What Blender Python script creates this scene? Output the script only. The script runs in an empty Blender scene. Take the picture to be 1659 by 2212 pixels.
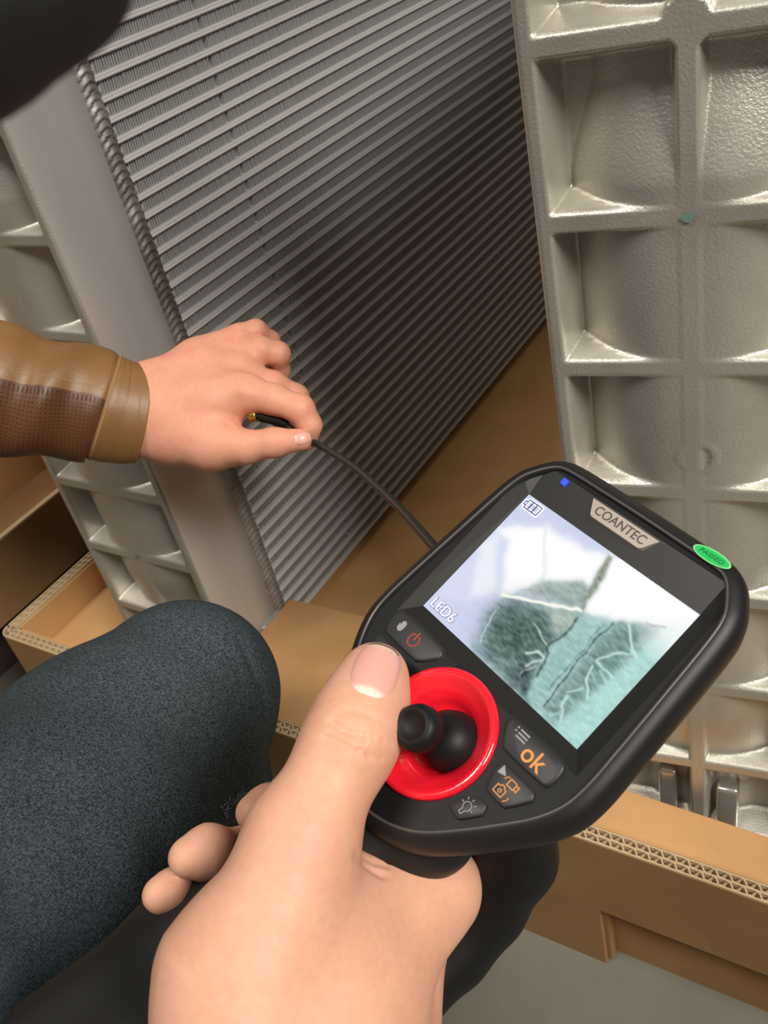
import bpy, bmesh, math, random
import numpy as np
from mathutils import Vector, Matrix
random.seed(7); rng = np.random.default_rng(7)
C = bpy.context.scene.collection
scene = bpy.context.scene

# ------------------------------------------------------------------ camera, world, lights, exposure
H = 0.709                                   # eye height above the floor
PX, PY, F = 829.5, 1106.0, 2009.07          # 1659 x 2212 frame
R = np.array([[0.84569698, -0.15492846, 0.51067974],
              [0.49292548, 0.59347405, -0.63624919],
              [-0.20450206, 0.78980107, 0.57826739]])
CAM = np.array([0, 0, H])
cd = bpy.data.cameras.new('camera'); cam = bpy.data.objects.new('camera', cd); C.objects.link(cam)
M4 = Matrix([list(map(float, R[i])) + [float(CAM[i])] for i in range(3)] + [[0, 0, 0, 1]])
cam.matrix_world = M4
cd.sensor_fit = 'VERTICAL'; cd.sensor_height = 36.0; cd.lens = F / 2212 * 36
cd.clip_start = 0.01; cd.clip_end = 50
cd.dof.use_dof = True; cd.dof.focus_distance = 0.38; cd.dof.aperture_fstop = cd.lens / 1.15
scene.camera = cam

world = bpy.data.worlds.new('world'); scene.world = world; world.use_nodes = True
wn = world.node_tree.nodes; wl = world.node_tree.links
bg = wn['Background']
tc = wn.new('ShaderNodeTexCoord'); sp = wn.new('ShaderNodeSeparateXYZ'); rp = wn.new('ShaderNodeValToRGB')
wl.new(tc.outputs['Generated'], sp.inputs[0]); wl.new(sp.outputs['Z'], rp.inputs[0]); wl.new(rp.outputs[0], bg.inputs[0])
rp.color_ramp.elements[0].position = 0.0; rp.color_ramp.elements[0].color = (0.12, 0.10, 0.08, 1)
rp.color_ramp.elements[1].position = 0.7; rp.color_ramp.elements[1].color = (0.42, 0.39, 0.33, 1)
bg.inputs[1].default_value = 0.36

def area(name, loc, target, sx, sy, power, col):
    l = bpy.data.lights.new(name, 'AREA'); l.shape = 'RECTANGLE'; l.size = sx; l.size_y = sy
    l.energy = power; l.color = col
    o = bpy.data.objects.new(name, l); C.objects.link(o); o.location = loc
    o.rotation_euler = (Vector(target) - Vector(loc)).to_track_quat('-Z', 'Y').to_euler()
    return o
area('unseen_overhead_light', (2.1, -0.45, 2.7), (-.2, 0.3, 0.3), 1.3, 0.6, 120, (1, 0.95, 0.86))
area('unseen_overhead_light', (-0.9, -0.7, 3.0), (-0.4, 0.3, 0.3), 1.2, 0.4, 38, (1, 0.95, 0.88))  # fill light added on the left to brighten the tank side and sleeve
vs = scene.view_settings
vs.view_transform = 'Standard'; vs.look = 'None'; vs.gamma = 1.0; vs.use_curve_mapping = False; vs.exposure = 0.0

# ------------------------------------------------------------------ helpers
def cray(px, py): return np.array([(px - PX) / F, -(py - PY) / F, -1.0])
def P(px, py, d):
    """point of the place seen at (px, py), d metres in front of the lens"""
    return CAM + R @ (cray(px, py) * d)
def tag(o, label=None, cat=None, group=None, kind=None):
    if label: o['label'] = label
    if cat: o['category'] = cat
    if group: o['group'] = group
    if kind: o['kind'] = kind
    return o
def link(o, parent=None):
    C.objects.link(o)
    if parent is not None: o.parent = parent
    return o
def obj(name, verts, faces, mat=None, parent=None, smooth=False, mats=None, midx=None):
    me = bpy.data.meshes.new(name)
    me.from_pydata([tuple(map(float, v)) for v in verts], [], [tuple(map(int, f)) for f in faces])
    for m in (mats or ([mat] if mat else [])): me.materials.append(m)
    if midx is not None: me.polygons.foreach_set('material_index', np.asarray(midx, dtype=np.int32))
    if smooth: me.polygons.foreach_set('use_smooth', [True] * len(me.polygons))
    me.update()
    return link(bpy.data.objects.new(name, me), parent)
def empty(name, loc=(0, 0, 0), rz=0.0, parent=None):
    o = bpy.data.objects.new(name, None); o.location = loc; o.rotation_euler = (0, 0, rz)
    o.empty_display_size = 0.02
    return link(o, parent)
def fix(o):
    bm = bmesh.new(); bm.from_mesh(o.data); bmesh.ops.recalc_face_normals(bm, faces=bm.faces); bm.to_mesh(o.data); bm.free(); return o
def box_vf(x0, y0, z0, x1, y1, z1):
    v = [(x0, y0, z0), (x1, y0, z0), (x1, y1, z0), (x0, y1, z0), (x0, y0, z1), (x1, y0, z1), (x1, y1, z1), (x0, y1, z1)]
    f = [(0, 3, 2, 1), (4, 5, 6, 7), (0, 1, 5, 4), (1, 2, 6, 5), (2, 3, 7, 6), (3, 0, 4, 7)]
    return v, f
class MB:
    def __init__(s): s.v = []; s.f = []
    def add(s, v, f):
        n = len(s.v); s.v += [tuple(x) for x in v]; s.f += [tuple(i + n for i in q) for q in f]; return s
    def box(s, *a): return s.add(*box_vf(*a))
    def obj(s, name, mat, parent=None, smooth=False): return obj(name, s.v, s.f, mat, parent, smooth)
def bevel(o, w, seg=2, ang=35):
    m = o.modifiers.new('bevel', 'BEVEL'); m.width = w; m.segments = seg; m.limit_method = 'ANGLE'; m.angle_limit = math.radians(ang)
    m.harden_normals = False
    o.data.polygons.foreach_set('use_smooth', [True] * len(o.data.polygons))
    return o
def prism(poly, z0, z1, inset=None):
    """prism over a polygon (ccw) in the xy plane"""
    n = len(poly); top = inset or poly
    v = [(x, y, z0) for x, y in poly] + [(x, y, z1) for x, y in top]
    f = [tuple(range(n))[::-1], tuple(range(n, 2 * n))] + [(i, (i + 1) % n, (i + 1) % n + n, i + n) for i in range(n)]
    return v, f

# ------------------------------------------------------------------ materials
def mat(name, col=(0.5, 0.5, 0.5), rough=0.5, metal=0.0, spec=0.5, **kw):
    m = bpy.data.materials.new(name); m.use_nodes = True
    b = m.node_tree.nodes['Principled BSDF']
    b.inputs['Base Color'].default_value = (*col, 1); b.inputs['Roughness'].default_value = rough
    b.inputs['Metallic'].default_value = metal; b.inputs['Specular IOR Level'].default_value = spec
    for k, v in kw.items(): b.inputs[k].default_value = v
    return m
def nodes(m): return m.node_tree.nodes, m.node_tree.links, m.node_tree.nodes['Principled BSDF']
def noise(m, scale, detail=4, rough=0.55, stretch=None, dist=0.0):
    n, l, b = nodes(m); t = n.new('ShaderNodeTexCoord'); x = n.new('ShaderNodeTexNoise')
    x.inputs['Scale'].default_value = scale; x.inputs['Detail'].default_value = detail
    x.inputs['Roughness'].default_value = rough; x.inputs['Distortion'].default_value = dist
    if stretch:
        mp = n.new('ShaderNodeMapping'); mp.inputs['Scale'].default_value = stretch
        l.new(t.outputs['Object'], mp.inputs[0]); l.new(mp.outputs[0], x.inputs['Vector'])
    else: l.new(t.outputs['Object'], x.inputs['Vector'])
    return x.outputs['Fac']
def ramp(m, fac, stops):
    n, l, b = nodes(m); r = n.new('ShaderNodeValToRGB'); l.new(fac, r.inputs[0])
    e = r.color_ramp.elements
    while len(e) < len(stops): e.new(0.5)
    for i, (p, c) in enumerate(stops):
        e[i].position = p; e[i].color = (*c, 1) if len(c) == 3 else c
    return r.outputs[0]
def bump(m, fac, strength=0.3, dist=0.001, chain=None):
    n, l, b = nodes(m); u = n.new('ShaderNodeBump'); u.inputs['Strength'].default_value = strength
    u.inputs['Distance'].default_value = dist; l.new(fac, u.inputs['Height'])
    if b.inputs['Normal'].is_linked: l.new(b.inputs['Normal'].links[0].from_socket, u.inputs['Normal'])
    l.new(u.outputs[0], b.inputs['Normal']); return u
def tocol(m, sock): n, l, b = nodes(m); l.new(sock, b.inputs['Base Color'])
def torough(m, sock): n, l, b = nodes(m); l.new(sock, b.inputs['Roughness'])

cast = mat('cast_aluminium', rough=0.38, metal=0.68)
tocol(cast, ramp(cast, noise(cast, 14, 5), [(0.3, (0.52, 0.49, 0.43)), (0.7, (0.66, 0.625, 0.555))]))
torough(cast, ramp(cast, noise(cast, 30, 5), [(0.3, (0.36,) * 3), (0.75, (0.50,) * 3)]))
bump(cast, noise(cast, 700, 2), 0.5, 0.0005)
side_al = mat('rolled_aluminium', rough=0.42, metal=0.5)
tocol(side_al, ramp(side_al, noise(side_al, 9, 5, stretch=(1, 2, .35)), [(0.3, (0.50, 0.475, 0.45)), (0.7, (0.60, 0.58, 0.55))]))
bump(side_al, noise(side_al, 90, 3, stretch=(1, 1, .2)), 0.12, 0.001)
tube_al = mat('tube_aluminium', (0.76, 0.75, 0.73), 0.34, 0.5)
bump(tube_al, noise(tube_al, 120, 3), 0.15, 0.001)
fin_al = mat('fin_aluminium', (0.42, 0.42, 0.395), 0.5, 0.35)
weld_m = mat('weld_aluminium', rough=0.5, metal=0.55)
tocol(weld_m, ramp(weld_m, noise(weld_m, 25, 4), [(0.35, (0.13, 0.11, 0.09)), (0.65, (0.33, 0.31, 0.28))]))
back_m = mat('core_shadow', (0.06, 0.06, 0.06), 0.8, 0.2)
teal_ink = mat('teal_ink', (0.22, 0.33, 0.29), 0.5, 0.3)

def cardboard(name, c0, c1):
    m = mat(name, rough=0.85, spec=0.2)
    tocol(m, ramp(m, noise(m, 18, 6), [(0.3, c0), (0.7, c1)]))
    bump(m, noise(m, 45, 4), 0.12, 0.001); bump(m, noise(m, 700, 2), 0.1, 0.0003)
    return m
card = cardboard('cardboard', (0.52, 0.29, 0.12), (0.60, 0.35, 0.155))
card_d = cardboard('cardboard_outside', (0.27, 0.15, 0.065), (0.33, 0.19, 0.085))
card_e = cardboard('cardboard_edge', (0.52, 0.38, 0.22), (0.62, 0.47, 0.30))

# ------------------------------------------------------------------ setting: floor
conc = mat('concrete', rough=0.7)
tocol(conc, ramp(conc, noise(conc, 6, 8), [(0.35, (0.125, 0.12, 0.095)), (0.65, (0.17, 0.162, 0.13))]))
bump(conc, noise(conc, 150, 4), 0.15, 0.0006)
fl = obj('floor', *box_vf(-2.2, -1.2, -0.05, 1.6, 2.6, 0.0), conc); tag(fl, 'grey-green concrete floor', kind='structure')

# ------------------------------------------------------------------ coolers
ZB = -0.600 + H                             # bottoms of the coolers
UW, UH = 0.134, 0.68                        # end tank width / height
def smax(a, b, k): 
    h = np.clip(0.5 + 0.5 * (a - b) / k, 0, 1); return b + (a - b) * h + k * h * (1 - h)
def smin(a, b, k): return -smax(-a, -b, k)
RIB_L = [0.077 + 0.0713 * i for i in range(9)]; RIB_R = [0.077 + 0.0735 * i for i in range(8)]   # rib centres above the tank foot
def tank_face(RIBZ):
    nu, nz = 120, 600
    u = np.linspace(0, UW, nu); z = np.linspace(0, UH, nz); U, Z = np.meshgrid(u, z)
    c = UW / 2; D = 0.023; s = np.abs(U - c)
    Rr = (0.050 ** 2 + D ** 2) / (2 * D)
    bar = -(Rr - np.sqrt(np.maximum(Rr ** 2 - np.clip(s - 0.004, 0, 0.06) ** 2, 1e-6)))
    top = np.clip((Z - 0.458) / 0.04, 0, 1); bar = bar - 0.011 * top ** 1.2          # barrel sinks towards the top
    bot = np.clip((0.125 - Z) / 0.045, 0, 1.8); bar = bar - 0.007 * bot ** 1.4         # and the foot
    bar = np.maximum(bar, -D)
    dr = np.tan(np.radians(14))
    rim = -np.clip(c - 0.0085 - s, -1, 1) * -1
    edge = UW / 2 - s                       # distance from the side edges
    hrim = -(edge - 0.0075) / dr
    dz = np.min(np.abs(Z[..., None] - np.array(RIBZ)), axis=-1)
    hrib = -(dz - 0.0042) / dr
    dzv = np.minimum(Z, UH - Z); hend = -(dzv - 0.008) / dr
    hcr = -(s - 0.0042) / dr
    h = smax(bar, np.minimum(hrim, 0.004), 0.0022)
    for q in (hrib, hend, hcr): h = smax(h, np.minimum(q, 0.004), 0.0022)
    # bosses
    for (bu, bz, br, bh) in ((c, RIBZ[6] + 0.002, 0.010, 0.0008), (c, RIBZ[5], 0.0085, 0.0004), (c + 0.002, 0.320, 0.0105, 0.0007), (c + .002, 0.320, 0.0065, -0.0016)):
        d = np.hypot(U - bu, Z - bz); h = np.where(d < br, np.maximum(h, 0) + bh if bh > 0 else h + bh, h)
    h = smin(h, np.zeros_like(h), 0.0012)
    # outer edge rounding
    e = np.minimum(edge, dzv); h = h - 0.0022 * (1 - np.clip(e / 0.0022, 0, 1)) ** 2
    
    # floor pieces of the foot cells: two raised lugs
    v = np.stack([U, -h - 0.0, Z], -1).reshape(-1, 3)
    i = np.arange(nu * nz).reshape(nz, nu)
    f = np.stack([i[:-1, :-1], i[:-1, 1:], i[1:, 1:], i[1:, :-1]], -1).reshape(-1, 4)
    V = v.tolist(); Fc = f.tolist(); n0 = len(V)
    return V, Fc
def make_cooler(label, loc, rz, L, ribs):
    root = empty('charge_air_cooler', loc, rz); tag(root, label, 'radiator', 'cast aluminium coolers standing in the carton')
    V, Fc = tank_face(ribs); t = obj('end_tank_face', V, Fc, cast, None, True); fix(t); MESH['face'] = t.data; bpy.data.objects.remove(t)
    if 'tube' not in MESH:
        # side shell of the tank: profile (y, x-offset)
        prof = [(0.0015, -.0012), (0.004, 0), (0.018, 0.0005), (0.028, 0.0004), (0.035, -0.0004), (0.046, -0.0005), (0.052, -0.0012), (0.069, -0.0016), (0.0705, -0.0045)]
        mb = MB(); n = len(prof)
        zz = np.linspace(0.0015, UH - .0015, 40)
        for side in (0, 1):
            vv = []
            for z in zz:
                for (y, o) in prof:
                    x = (UW + o) if side else (-o); vv.append((x, y, z))
            ff = [(a * n + b, a * n + b + 1, (a + 1) * n + b + 1, (a + 1) * n + b) for a in range(len(zz) - 1) for b in range(n - 1)]
            if side: ff = [q for q in ff]
            else: ff = [q[::-1] for q in ff]
            mb.add(vv, ff)
        mb.box(0.003, 0.030, 0.0, UW - .003, 0.070, 0.004); mb.box(0.003, 0.030, UH - .004, UW - .003, 0.070, UH)
        t = bevel(mb.obj('x', side_al), .0001, 1); t.modifiers.clear(); MESH['shell'] = t.data; bpy.data.objects.remove(t)
        # weld bead: stacked chevron scales
        vv = []; ff = []; nz, na = 900, 17
        for a, z in enumerate(np.linspace(0.006, UH - .006, nz)):
            for b in range(na):
                th = -math.pi / 2 + math.pi * b / (na - 1); s = b / (na - 1) * 2 - 1
                ph = ((z + 0.0085 * abs(s) ** 1.2) / 0.0058) % 1.0
                rr = 0.0036 + 0.0026 * (1 - ph) ** 0.8 + 0.0004 * math.sin(z * 260)
                vv.append((UW - .0035 + rr * math.cos(th) * 0.9, 0.0755 + 0.0085 * math.sin(th), z))
        ff = [(a * na + b, a * na + b + 1, (a + 1) * na + b + 1, (a + 1) * na + b) for a in range(nz - 1) for b in range(na - 1)]
        t = obj('x', vv, ff, weld_m, None, True); fix(t); MESH['weld'] = t.data; bpy.data.objects.remove(t)
        # header plate with teeth between the tubes
        mb = MB(); mb.box(0.006, 0.071, 0.002, UW - .006, 0.0835, UH - .002)
        for k in range(NT):
            z = TZ0 + TP * (k + 0.5)
            for zz2 in (0.0,):
                mb.add([(UW - .0045, .0835, z - .0040), (UW - .0045, .0835, z + .0040), (UW - .0045, .0885, z + .0006), (UW - .0045, .0885, z - .0006),
                        (UW - .02, .0835, z - .0040), (UW - .02, .0835, z + .0040), (UW - .02, .0885, z + .0006), (UW - .02, .0885, z - .0006)],
                       [(0, 3, 2, 1), (4, 5, 6, 7), (0, 4, 7, 3), (3, 7, 6, 2), (2, 6, 5, 1)])
        t = mb.obj('x', side_al); MESH['header'] = t.data; bpy.data.objects.remove(t)
        # flat tube: rounded nose with a groove along it, seen as twin lines
        x1 = UW - .0015; sec = [(x1 - .10, -.0020), (x1 - .002, -.0022), (x1 - .0004, -.0017), (x1, -.0010), (x1 - .0012, -.0001), (x1 - .0012, .0002), (x1, .0011), (x1 - .0004, .0018), (x1 - .002, .0022), (x1 - .10, .0020)]
        n = len(sec); vv = [(x, .082, z) for x, z in sec] + [(x, L, z) for x, z in sec]
        ff = [(i, (i + 1) % n, (i + 1) % n + n, i + n) for i in range(n)] + [tuple(range(n)), tuple(range(n, 2 * n))[::-1]]
        t = obj('x', vv, ff, tube_al); fix(t); MESH['tube'] = t.data; bpy.data.objects.remove(t)
        for var in range(3):
            mb = MB(); y = .0875; hh = TP / 2 - .0021; k = 0
            while y < L - .004:
                if abs(y - .2022) < .0022: y += .0044; continue
                jx = rng.uniform(-.0004, .0004); jy = rng.uniform(-.00012, .00012); lean = rng.uniform(-.0002, .0002) + .0004
                xo = UW - .0042 + jx; th = .0008
                mb.add([(xo, y + jy - lean, -hh), (xo, y + jy + lean, hh), (xo, y + jy + lean + th, hh), (xo, y + jy - lean + th, -hh),
                        (xo - .03, y - lean, -hh), (xo - .03, y + lean, hh), (xo - .03, y + lean + th, hh), (xo - .03, y - lean + th, -hh)],
                       [(0, 3, 2, 1), (0, 1, 5, 4), (3, 7, 6, 2)])
                y += .0025; k += 1
            mb.box(UW - .05, .084, -hh, UW - .026, L - .002, hh)
            t = mb.obj('x', fin_al); MESH['fin%d' % var] = t.data; bpy.data.objects.remove(t)
    def part(name, key, loc=(0, 0, 0), **kw):
        o = link(bpy.data.objects.new(name, MESH[key]), root); o.location = loc; tag(o, **kw); return o
    part('end_tank_face', 'face'); part('tank_side_shell', 'shell'); part('weld_bead', 'weld', label='dark rippled weld bead'); part('header_plate', 'header')
    for k in range(NT): part('tube', 'tube', (0, 0, TZ0 + TP * k))
    for k in range(NT - 1): part('fin_row', 'fin%d' % (k % 3), (0, 0, TZ0 + TP * (k + .5)), kind='stuff')
    # lugs in the foot cells and at the side of the foot
    for nm, b in (('mounting_lug', (UW - .004, .040, 0, UW + .0022, .074, .040)), ('mounting_lug', (.040, .004, .012, .052, .030, .052)), ('mounting_lug', (.078, .001, .010, .092, .030, .046))):
        v, f = box_vf(*b); v = [(x, y + (.006 if z > b[5] - 1e-6 and y < b[4] - 1e-6 else 0), z) for x, y, z in v]
        bevel(obj(nm, v, f, lug_m, root), .0025, 3)
    return root
lug_m = mat('lug_aluminium', (0.66, 0.65, 0.62), 0.25, 0.8)
MESH = {}; TP = 0.01341; TZ0 = 0.0132; NT = 49; CL = 0.92
left_unit = make_cooler('aluminium cooler with long finned core, its ribbed end beside the jeans knee', (-0.6516, 0.383, ZB), 0.0, CL, RIB_L)
right_unit = make_cooler('aluminium cooler whose ribbed end tank fills the right side behind the screen', (-0.1775, 0.3785, ZB), math.radians(9.01), CL, RIB_R)
for u_, bz_ in ((left_unit, RIB_L[1]), (right_unit, RIB_R[5])):
    for (bu, bz) in ((UW / 2, bz_),):
        v = [(bu + .0030 * math.cos(a) * (1 + .35 * math.sin(3 * a)), -.0009, bz + .0022 * math.sin(a) + .001 * math.cos(a)) for a in np.linspace(0, 2 * math.pi, 14, endpoint=False)]
        obj('paint_dot', v, [tuple(range(14))], teal_ink, u_)['label'] = 'faint teal paint dot'

# ------------------------------------------------------------------ carton
def corr_rim(mb, x0, x1, y0, y1, z1, hgt, pitch=0.0085, along='x', t=0.0011):
    """double wall corrugated board standing upright: three liners, two waves, top edge at z1"""
    w = (y1 - y0); m = MB()
    ys = [0, (w - t) / 2, w - t]
    for yy in ys: m.box(x0, y0 + yy, z1 - hgt, x1, y0 + yy + t, z1)
    for lay, (a, b) in enumerate(((t, (w - t) / 2), ((w + t) / 2, w - t))):
        A = (b - a) / 2; mid = y0 + (a + b) / 2; n = int((x1 - x0) / pitch * 8)
        vv = []
        for i in range(n + 1):
            x = x0 + (x1 - x0) * i / n; ph = 2 * math.pi * (x - x0) / pitch + lay * 1.1
            yv = mid + A * 0.92 * max(-1, min(1, 1.25 * math.sin(ph)))
            vv += [(x - .0003, yv - .00038, z1 - hgt), (x - .0003, yv - .00038, z1), (x + .0003, yv + .00038, z1), (x + .0003, yv + .00038, z1 - hgt)]
        ff = []
        for i in range(n):
            p = 4 * i; q = p + 4
            ff += [(p, p + 1, q + 1, q), (p + 1, p + 2, q + 2, q + 1), (p + 2, p + 3, q + 3, q + 2)]
        m.add(vv, ff)
    if along == 'y': m.v = [(-y + 0, x, z) for (x, y, z) in m.v]
    mb.add(m.v, m.f)
ZR = -0.553 + H; ZP = -0.5585 + H; ZI = -0.6005 + H
carton = empty('carton', (-0.35, 0.33, 0.0)); tag(carton, 'open brown corrugated carton holding both aluminium coolers', 'box')
def ab(o):  # keep world coordinates under the carton root
    o.matrix_parent_inverse = Matrix.Translation(carton.location).inverted(); return o
XL_, XR_ = -0.780, 0.30
YF0, YF1 = 0.3275, 0.3395
# front wall: outer liner sheet with the cut-out slot, and the corrugated top edge
mb = MB()
mb.box(XL_ + .0118, YF0 - .0004, 0.0735, XR_, YF0 + .004, ZR - .0312)
mb.box(XL_ + .0118, YF0 - .0004, 0.0, -0.164, YF0 + .004, 0.0735)
mb.box(XL_ + .01, YF0 + .012, 0.0, XR_, YF0 + .016, 0.0735); mb.box(-0.1645, YF0 + .004, 0.0, -0.1605, YF0 + .012, 0.0735); mb.box(-0.164, YF0 + .004, .0720, XR_, YF0 + .012, .0735)
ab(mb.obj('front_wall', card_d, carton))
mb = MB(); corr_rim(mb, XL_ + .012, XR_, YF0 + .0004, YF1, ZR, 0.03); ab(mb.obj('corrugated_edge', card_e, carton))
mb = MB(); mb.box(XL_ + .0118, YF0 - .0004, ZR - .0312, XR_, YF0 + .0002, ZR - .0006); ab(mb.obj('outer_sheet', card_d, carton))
mb = MB(); mb.box(XL_ + .02, YF1 + .0012, ZI, XR_, YF1 + .0024, ZR - .0012); mb.box(XL_ + .02, YF1 + .0036, ZI, XR_, YF1 + .0046, ZR - .003)
ab(mb.obj('inner_liner', card, carton))
# left wall, running back
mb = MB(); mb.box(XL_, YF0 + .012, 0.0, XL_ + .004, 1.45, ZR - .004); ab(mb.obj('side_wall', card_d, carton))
mb = MB(); corr_rim(mb, YF0 + .014, 1.45, -XL_ - .012, -XL_, ZR, 0.04, along='y'); ab(mb.obj('corrugated_edge', card_e, carton))
# rounded corner of the rim
mb = MB()
for rr0, rr1 in ((.0109, .012), (.0055, .0066)):
    n = 8; vv = []
    for i in range(n + 1):
        a = math.pi + math.pi / 2 * i / n
        for r_ in (rr0, rr1):
            for z in (0.03, ZR): vv.append((XL_ + .012 + r_ * math.cos(a), YF0 + .0125 + r_ * math.sin(a), z))
    ff = []
    for i in range(n):
        p = 4 * i; q = p + 4; ff += [(p, p + 1, q + 1, q), (p + 1, p + 3, q + 3, q + 1), (p + 3, p + 2, q + 2, q + 3)]
    mb.add(vv, ff)
ab(mb.obj('corner_edge', card_e, carton))
mb = MB(); mb.box(XL_ + .013, YF1 + .005, ZI, XL_ + .0145, 1.45, ZR - .003); ab(mb.obj('inner_liner', card, carton))
mb = MB(); mb.box(XL_ + .004, YF0 + .004, ZI - .008, XR_, 1.45, ZI); ab(mb.obj('bottom_board', card, carton))
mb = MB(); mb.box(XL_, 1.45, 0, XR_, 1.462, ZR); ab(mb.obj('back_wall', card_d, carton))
# folded inner flap: L-shaped sheet in front of the coolers
poly = [(-0.5150, YF1 + .006), (XR_, YF1 + .006), (XR_, 0.3705), (-0.422, 0.3705 + .012), (-0.422, 0.4720), (-0.5150, 0.4700)]
v, f = prism(poly, ZP - .0055, ZP); o = obj('inner_flap', v, f, card, carton); ab(o); bevel(o, .0008, 2)
mb = MB(); mb.box(-.5150, YF1 + .006, ZI, -.5135, .468, ZP - .0055); mb.box(-.424, .372, ZI, -.4225, .47, ZP - .0055); mb.box(-.5, .3665, ZI, XR_, .368, ZP - .0055)
ab(mb.obj('flap_support', card_d, carton))
# strip that lies to the left of the left cooler
mb = MB(); mb.box(XL_ + .015, YF1 + .006, ZI, -.6545, .60, ZI + .009); ab(mb.obj('filler_strip', card, carton))

# neighbouring carton on the left
nb = empty('carton', (-1.1, .6, 0)); tag(nb, 'tall brown carton with pale top edge at the left behind the sleeve', 'box')
def ab2(o): o.matrix_parent_inverse = Matrix.Translation(nb.location).inverted(); return o
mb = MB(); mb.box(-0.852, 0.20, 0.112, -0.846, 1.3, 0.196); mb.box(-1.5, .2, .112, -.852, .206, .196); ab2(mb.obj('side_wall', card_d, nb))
mb = MB(); mb.box(-0.8525, 0.20, 0.196, -0.8455, 1.3, 0.1985); ab2(mb.obj('top_edge', card_e, nb))
mb = MB(); mb.box(-1.05, 0.21, 0.112, -1.044, 1.3, 0.55); ab2(mb.obj('raised_flap', card, nb))
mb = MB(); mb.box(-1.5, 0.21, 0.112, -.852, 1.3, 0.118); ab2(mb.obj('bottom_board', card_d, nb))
wood_d = mat('dark_pallet_wood', (0.05, 0.03, 0.02), 0.8)
for yy in (.35, .75, 1.15): mb = MB(); mb.box(-1.45, yy - .05, 0, -.93, yy + .05, .112); ab2(mb.obj('pallet_runner', wood_d, nb))

# ------------------------------------------------------------------ implicit surfaces (bodies, moulded handle)
class Sdf:
    """limbs as tapered capsules blended smoothly; each group blends into the core, groups stay apart"""
    def __init__(s, kc=0.008, kg=0.004): s.core = []; s.groups = []; s.kc = kc; s.kg = kg; s.grooves = []
    def prim(s, a, b, ra, rb, flat=None, f=1.0): return (np.array(a, np.float32), np.array(b, np.float32), ra, rb, flat, f)
    def chain(s, pts, grp=None, flat=None, f=1.0):
        """pts: (px, py, depth, radius in metres)"""
        q = [(P(x, y, d), r) for x, y, d, r in pts]
        if len(q) == 1: q = q * 2
        pr = [s.prim(q[i][0], q[i + 1][0], q[i][1], q[i + 1][1], flat, f) for i in range(len(q) - 1)]
        if grp is None: s.core += pr
        else: s.groups.append(pr)
    @staticmethod
    def d(p, pr):
        a, b, ra, rb, fl, f = pr; ab = b - a; L = float(ab @ ab)
        t = np.clip(((p - a) @ ab) / L, 0, 1) if L > 1e-12 else np.zeros(len(p), np.float32)
        q = p - a - t[:, None] * ab
        if fl is not None:
            n = np.array(fl, np.float32); q = q + (1 / f - 1) * (q @ n)[:, None] * n
        return np.sqrt((q * q).sum(1)) - (ra + t * (rb - ra))
    @staticmethod
    def sm(a, b, k):
        h = np.maximum(k - np.abs(a - b), 0) / k; return np.minimum(a, b) - h * h * k * 0.25
    def __call__(s, p):
        c = None
        for pr in s.core:
            e = s.d(p, pr); c = e if c is None else s.sm(c, e, s.kc)
        out = c
        for g in s.groups:
            e = None
            for pr in g:
                x = s.d(p, pr); e = x if e is None else s.sm(e, x, 0.004)
            if c is None: out = e if out is None else s.sm(out, e, .001)
            else:
                e = s.sm(c, e, s.kg); out = s.sm(out, e, 0.0012)
        return out
    def bounds(s):
        lo = np.full(3, 1e9); hi = -lo
        for pr in s.core + [q for g in s.groups for q in g]:
            for c, r in ((pr[0], pr[2]), (pr[1], pr[3])):
                r = r * max(1, pr[5]); lo = np.minimum(lo, c - r); hi = np.maximum(hi, c + r)
        return lo - .006, hi + .006
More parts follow.
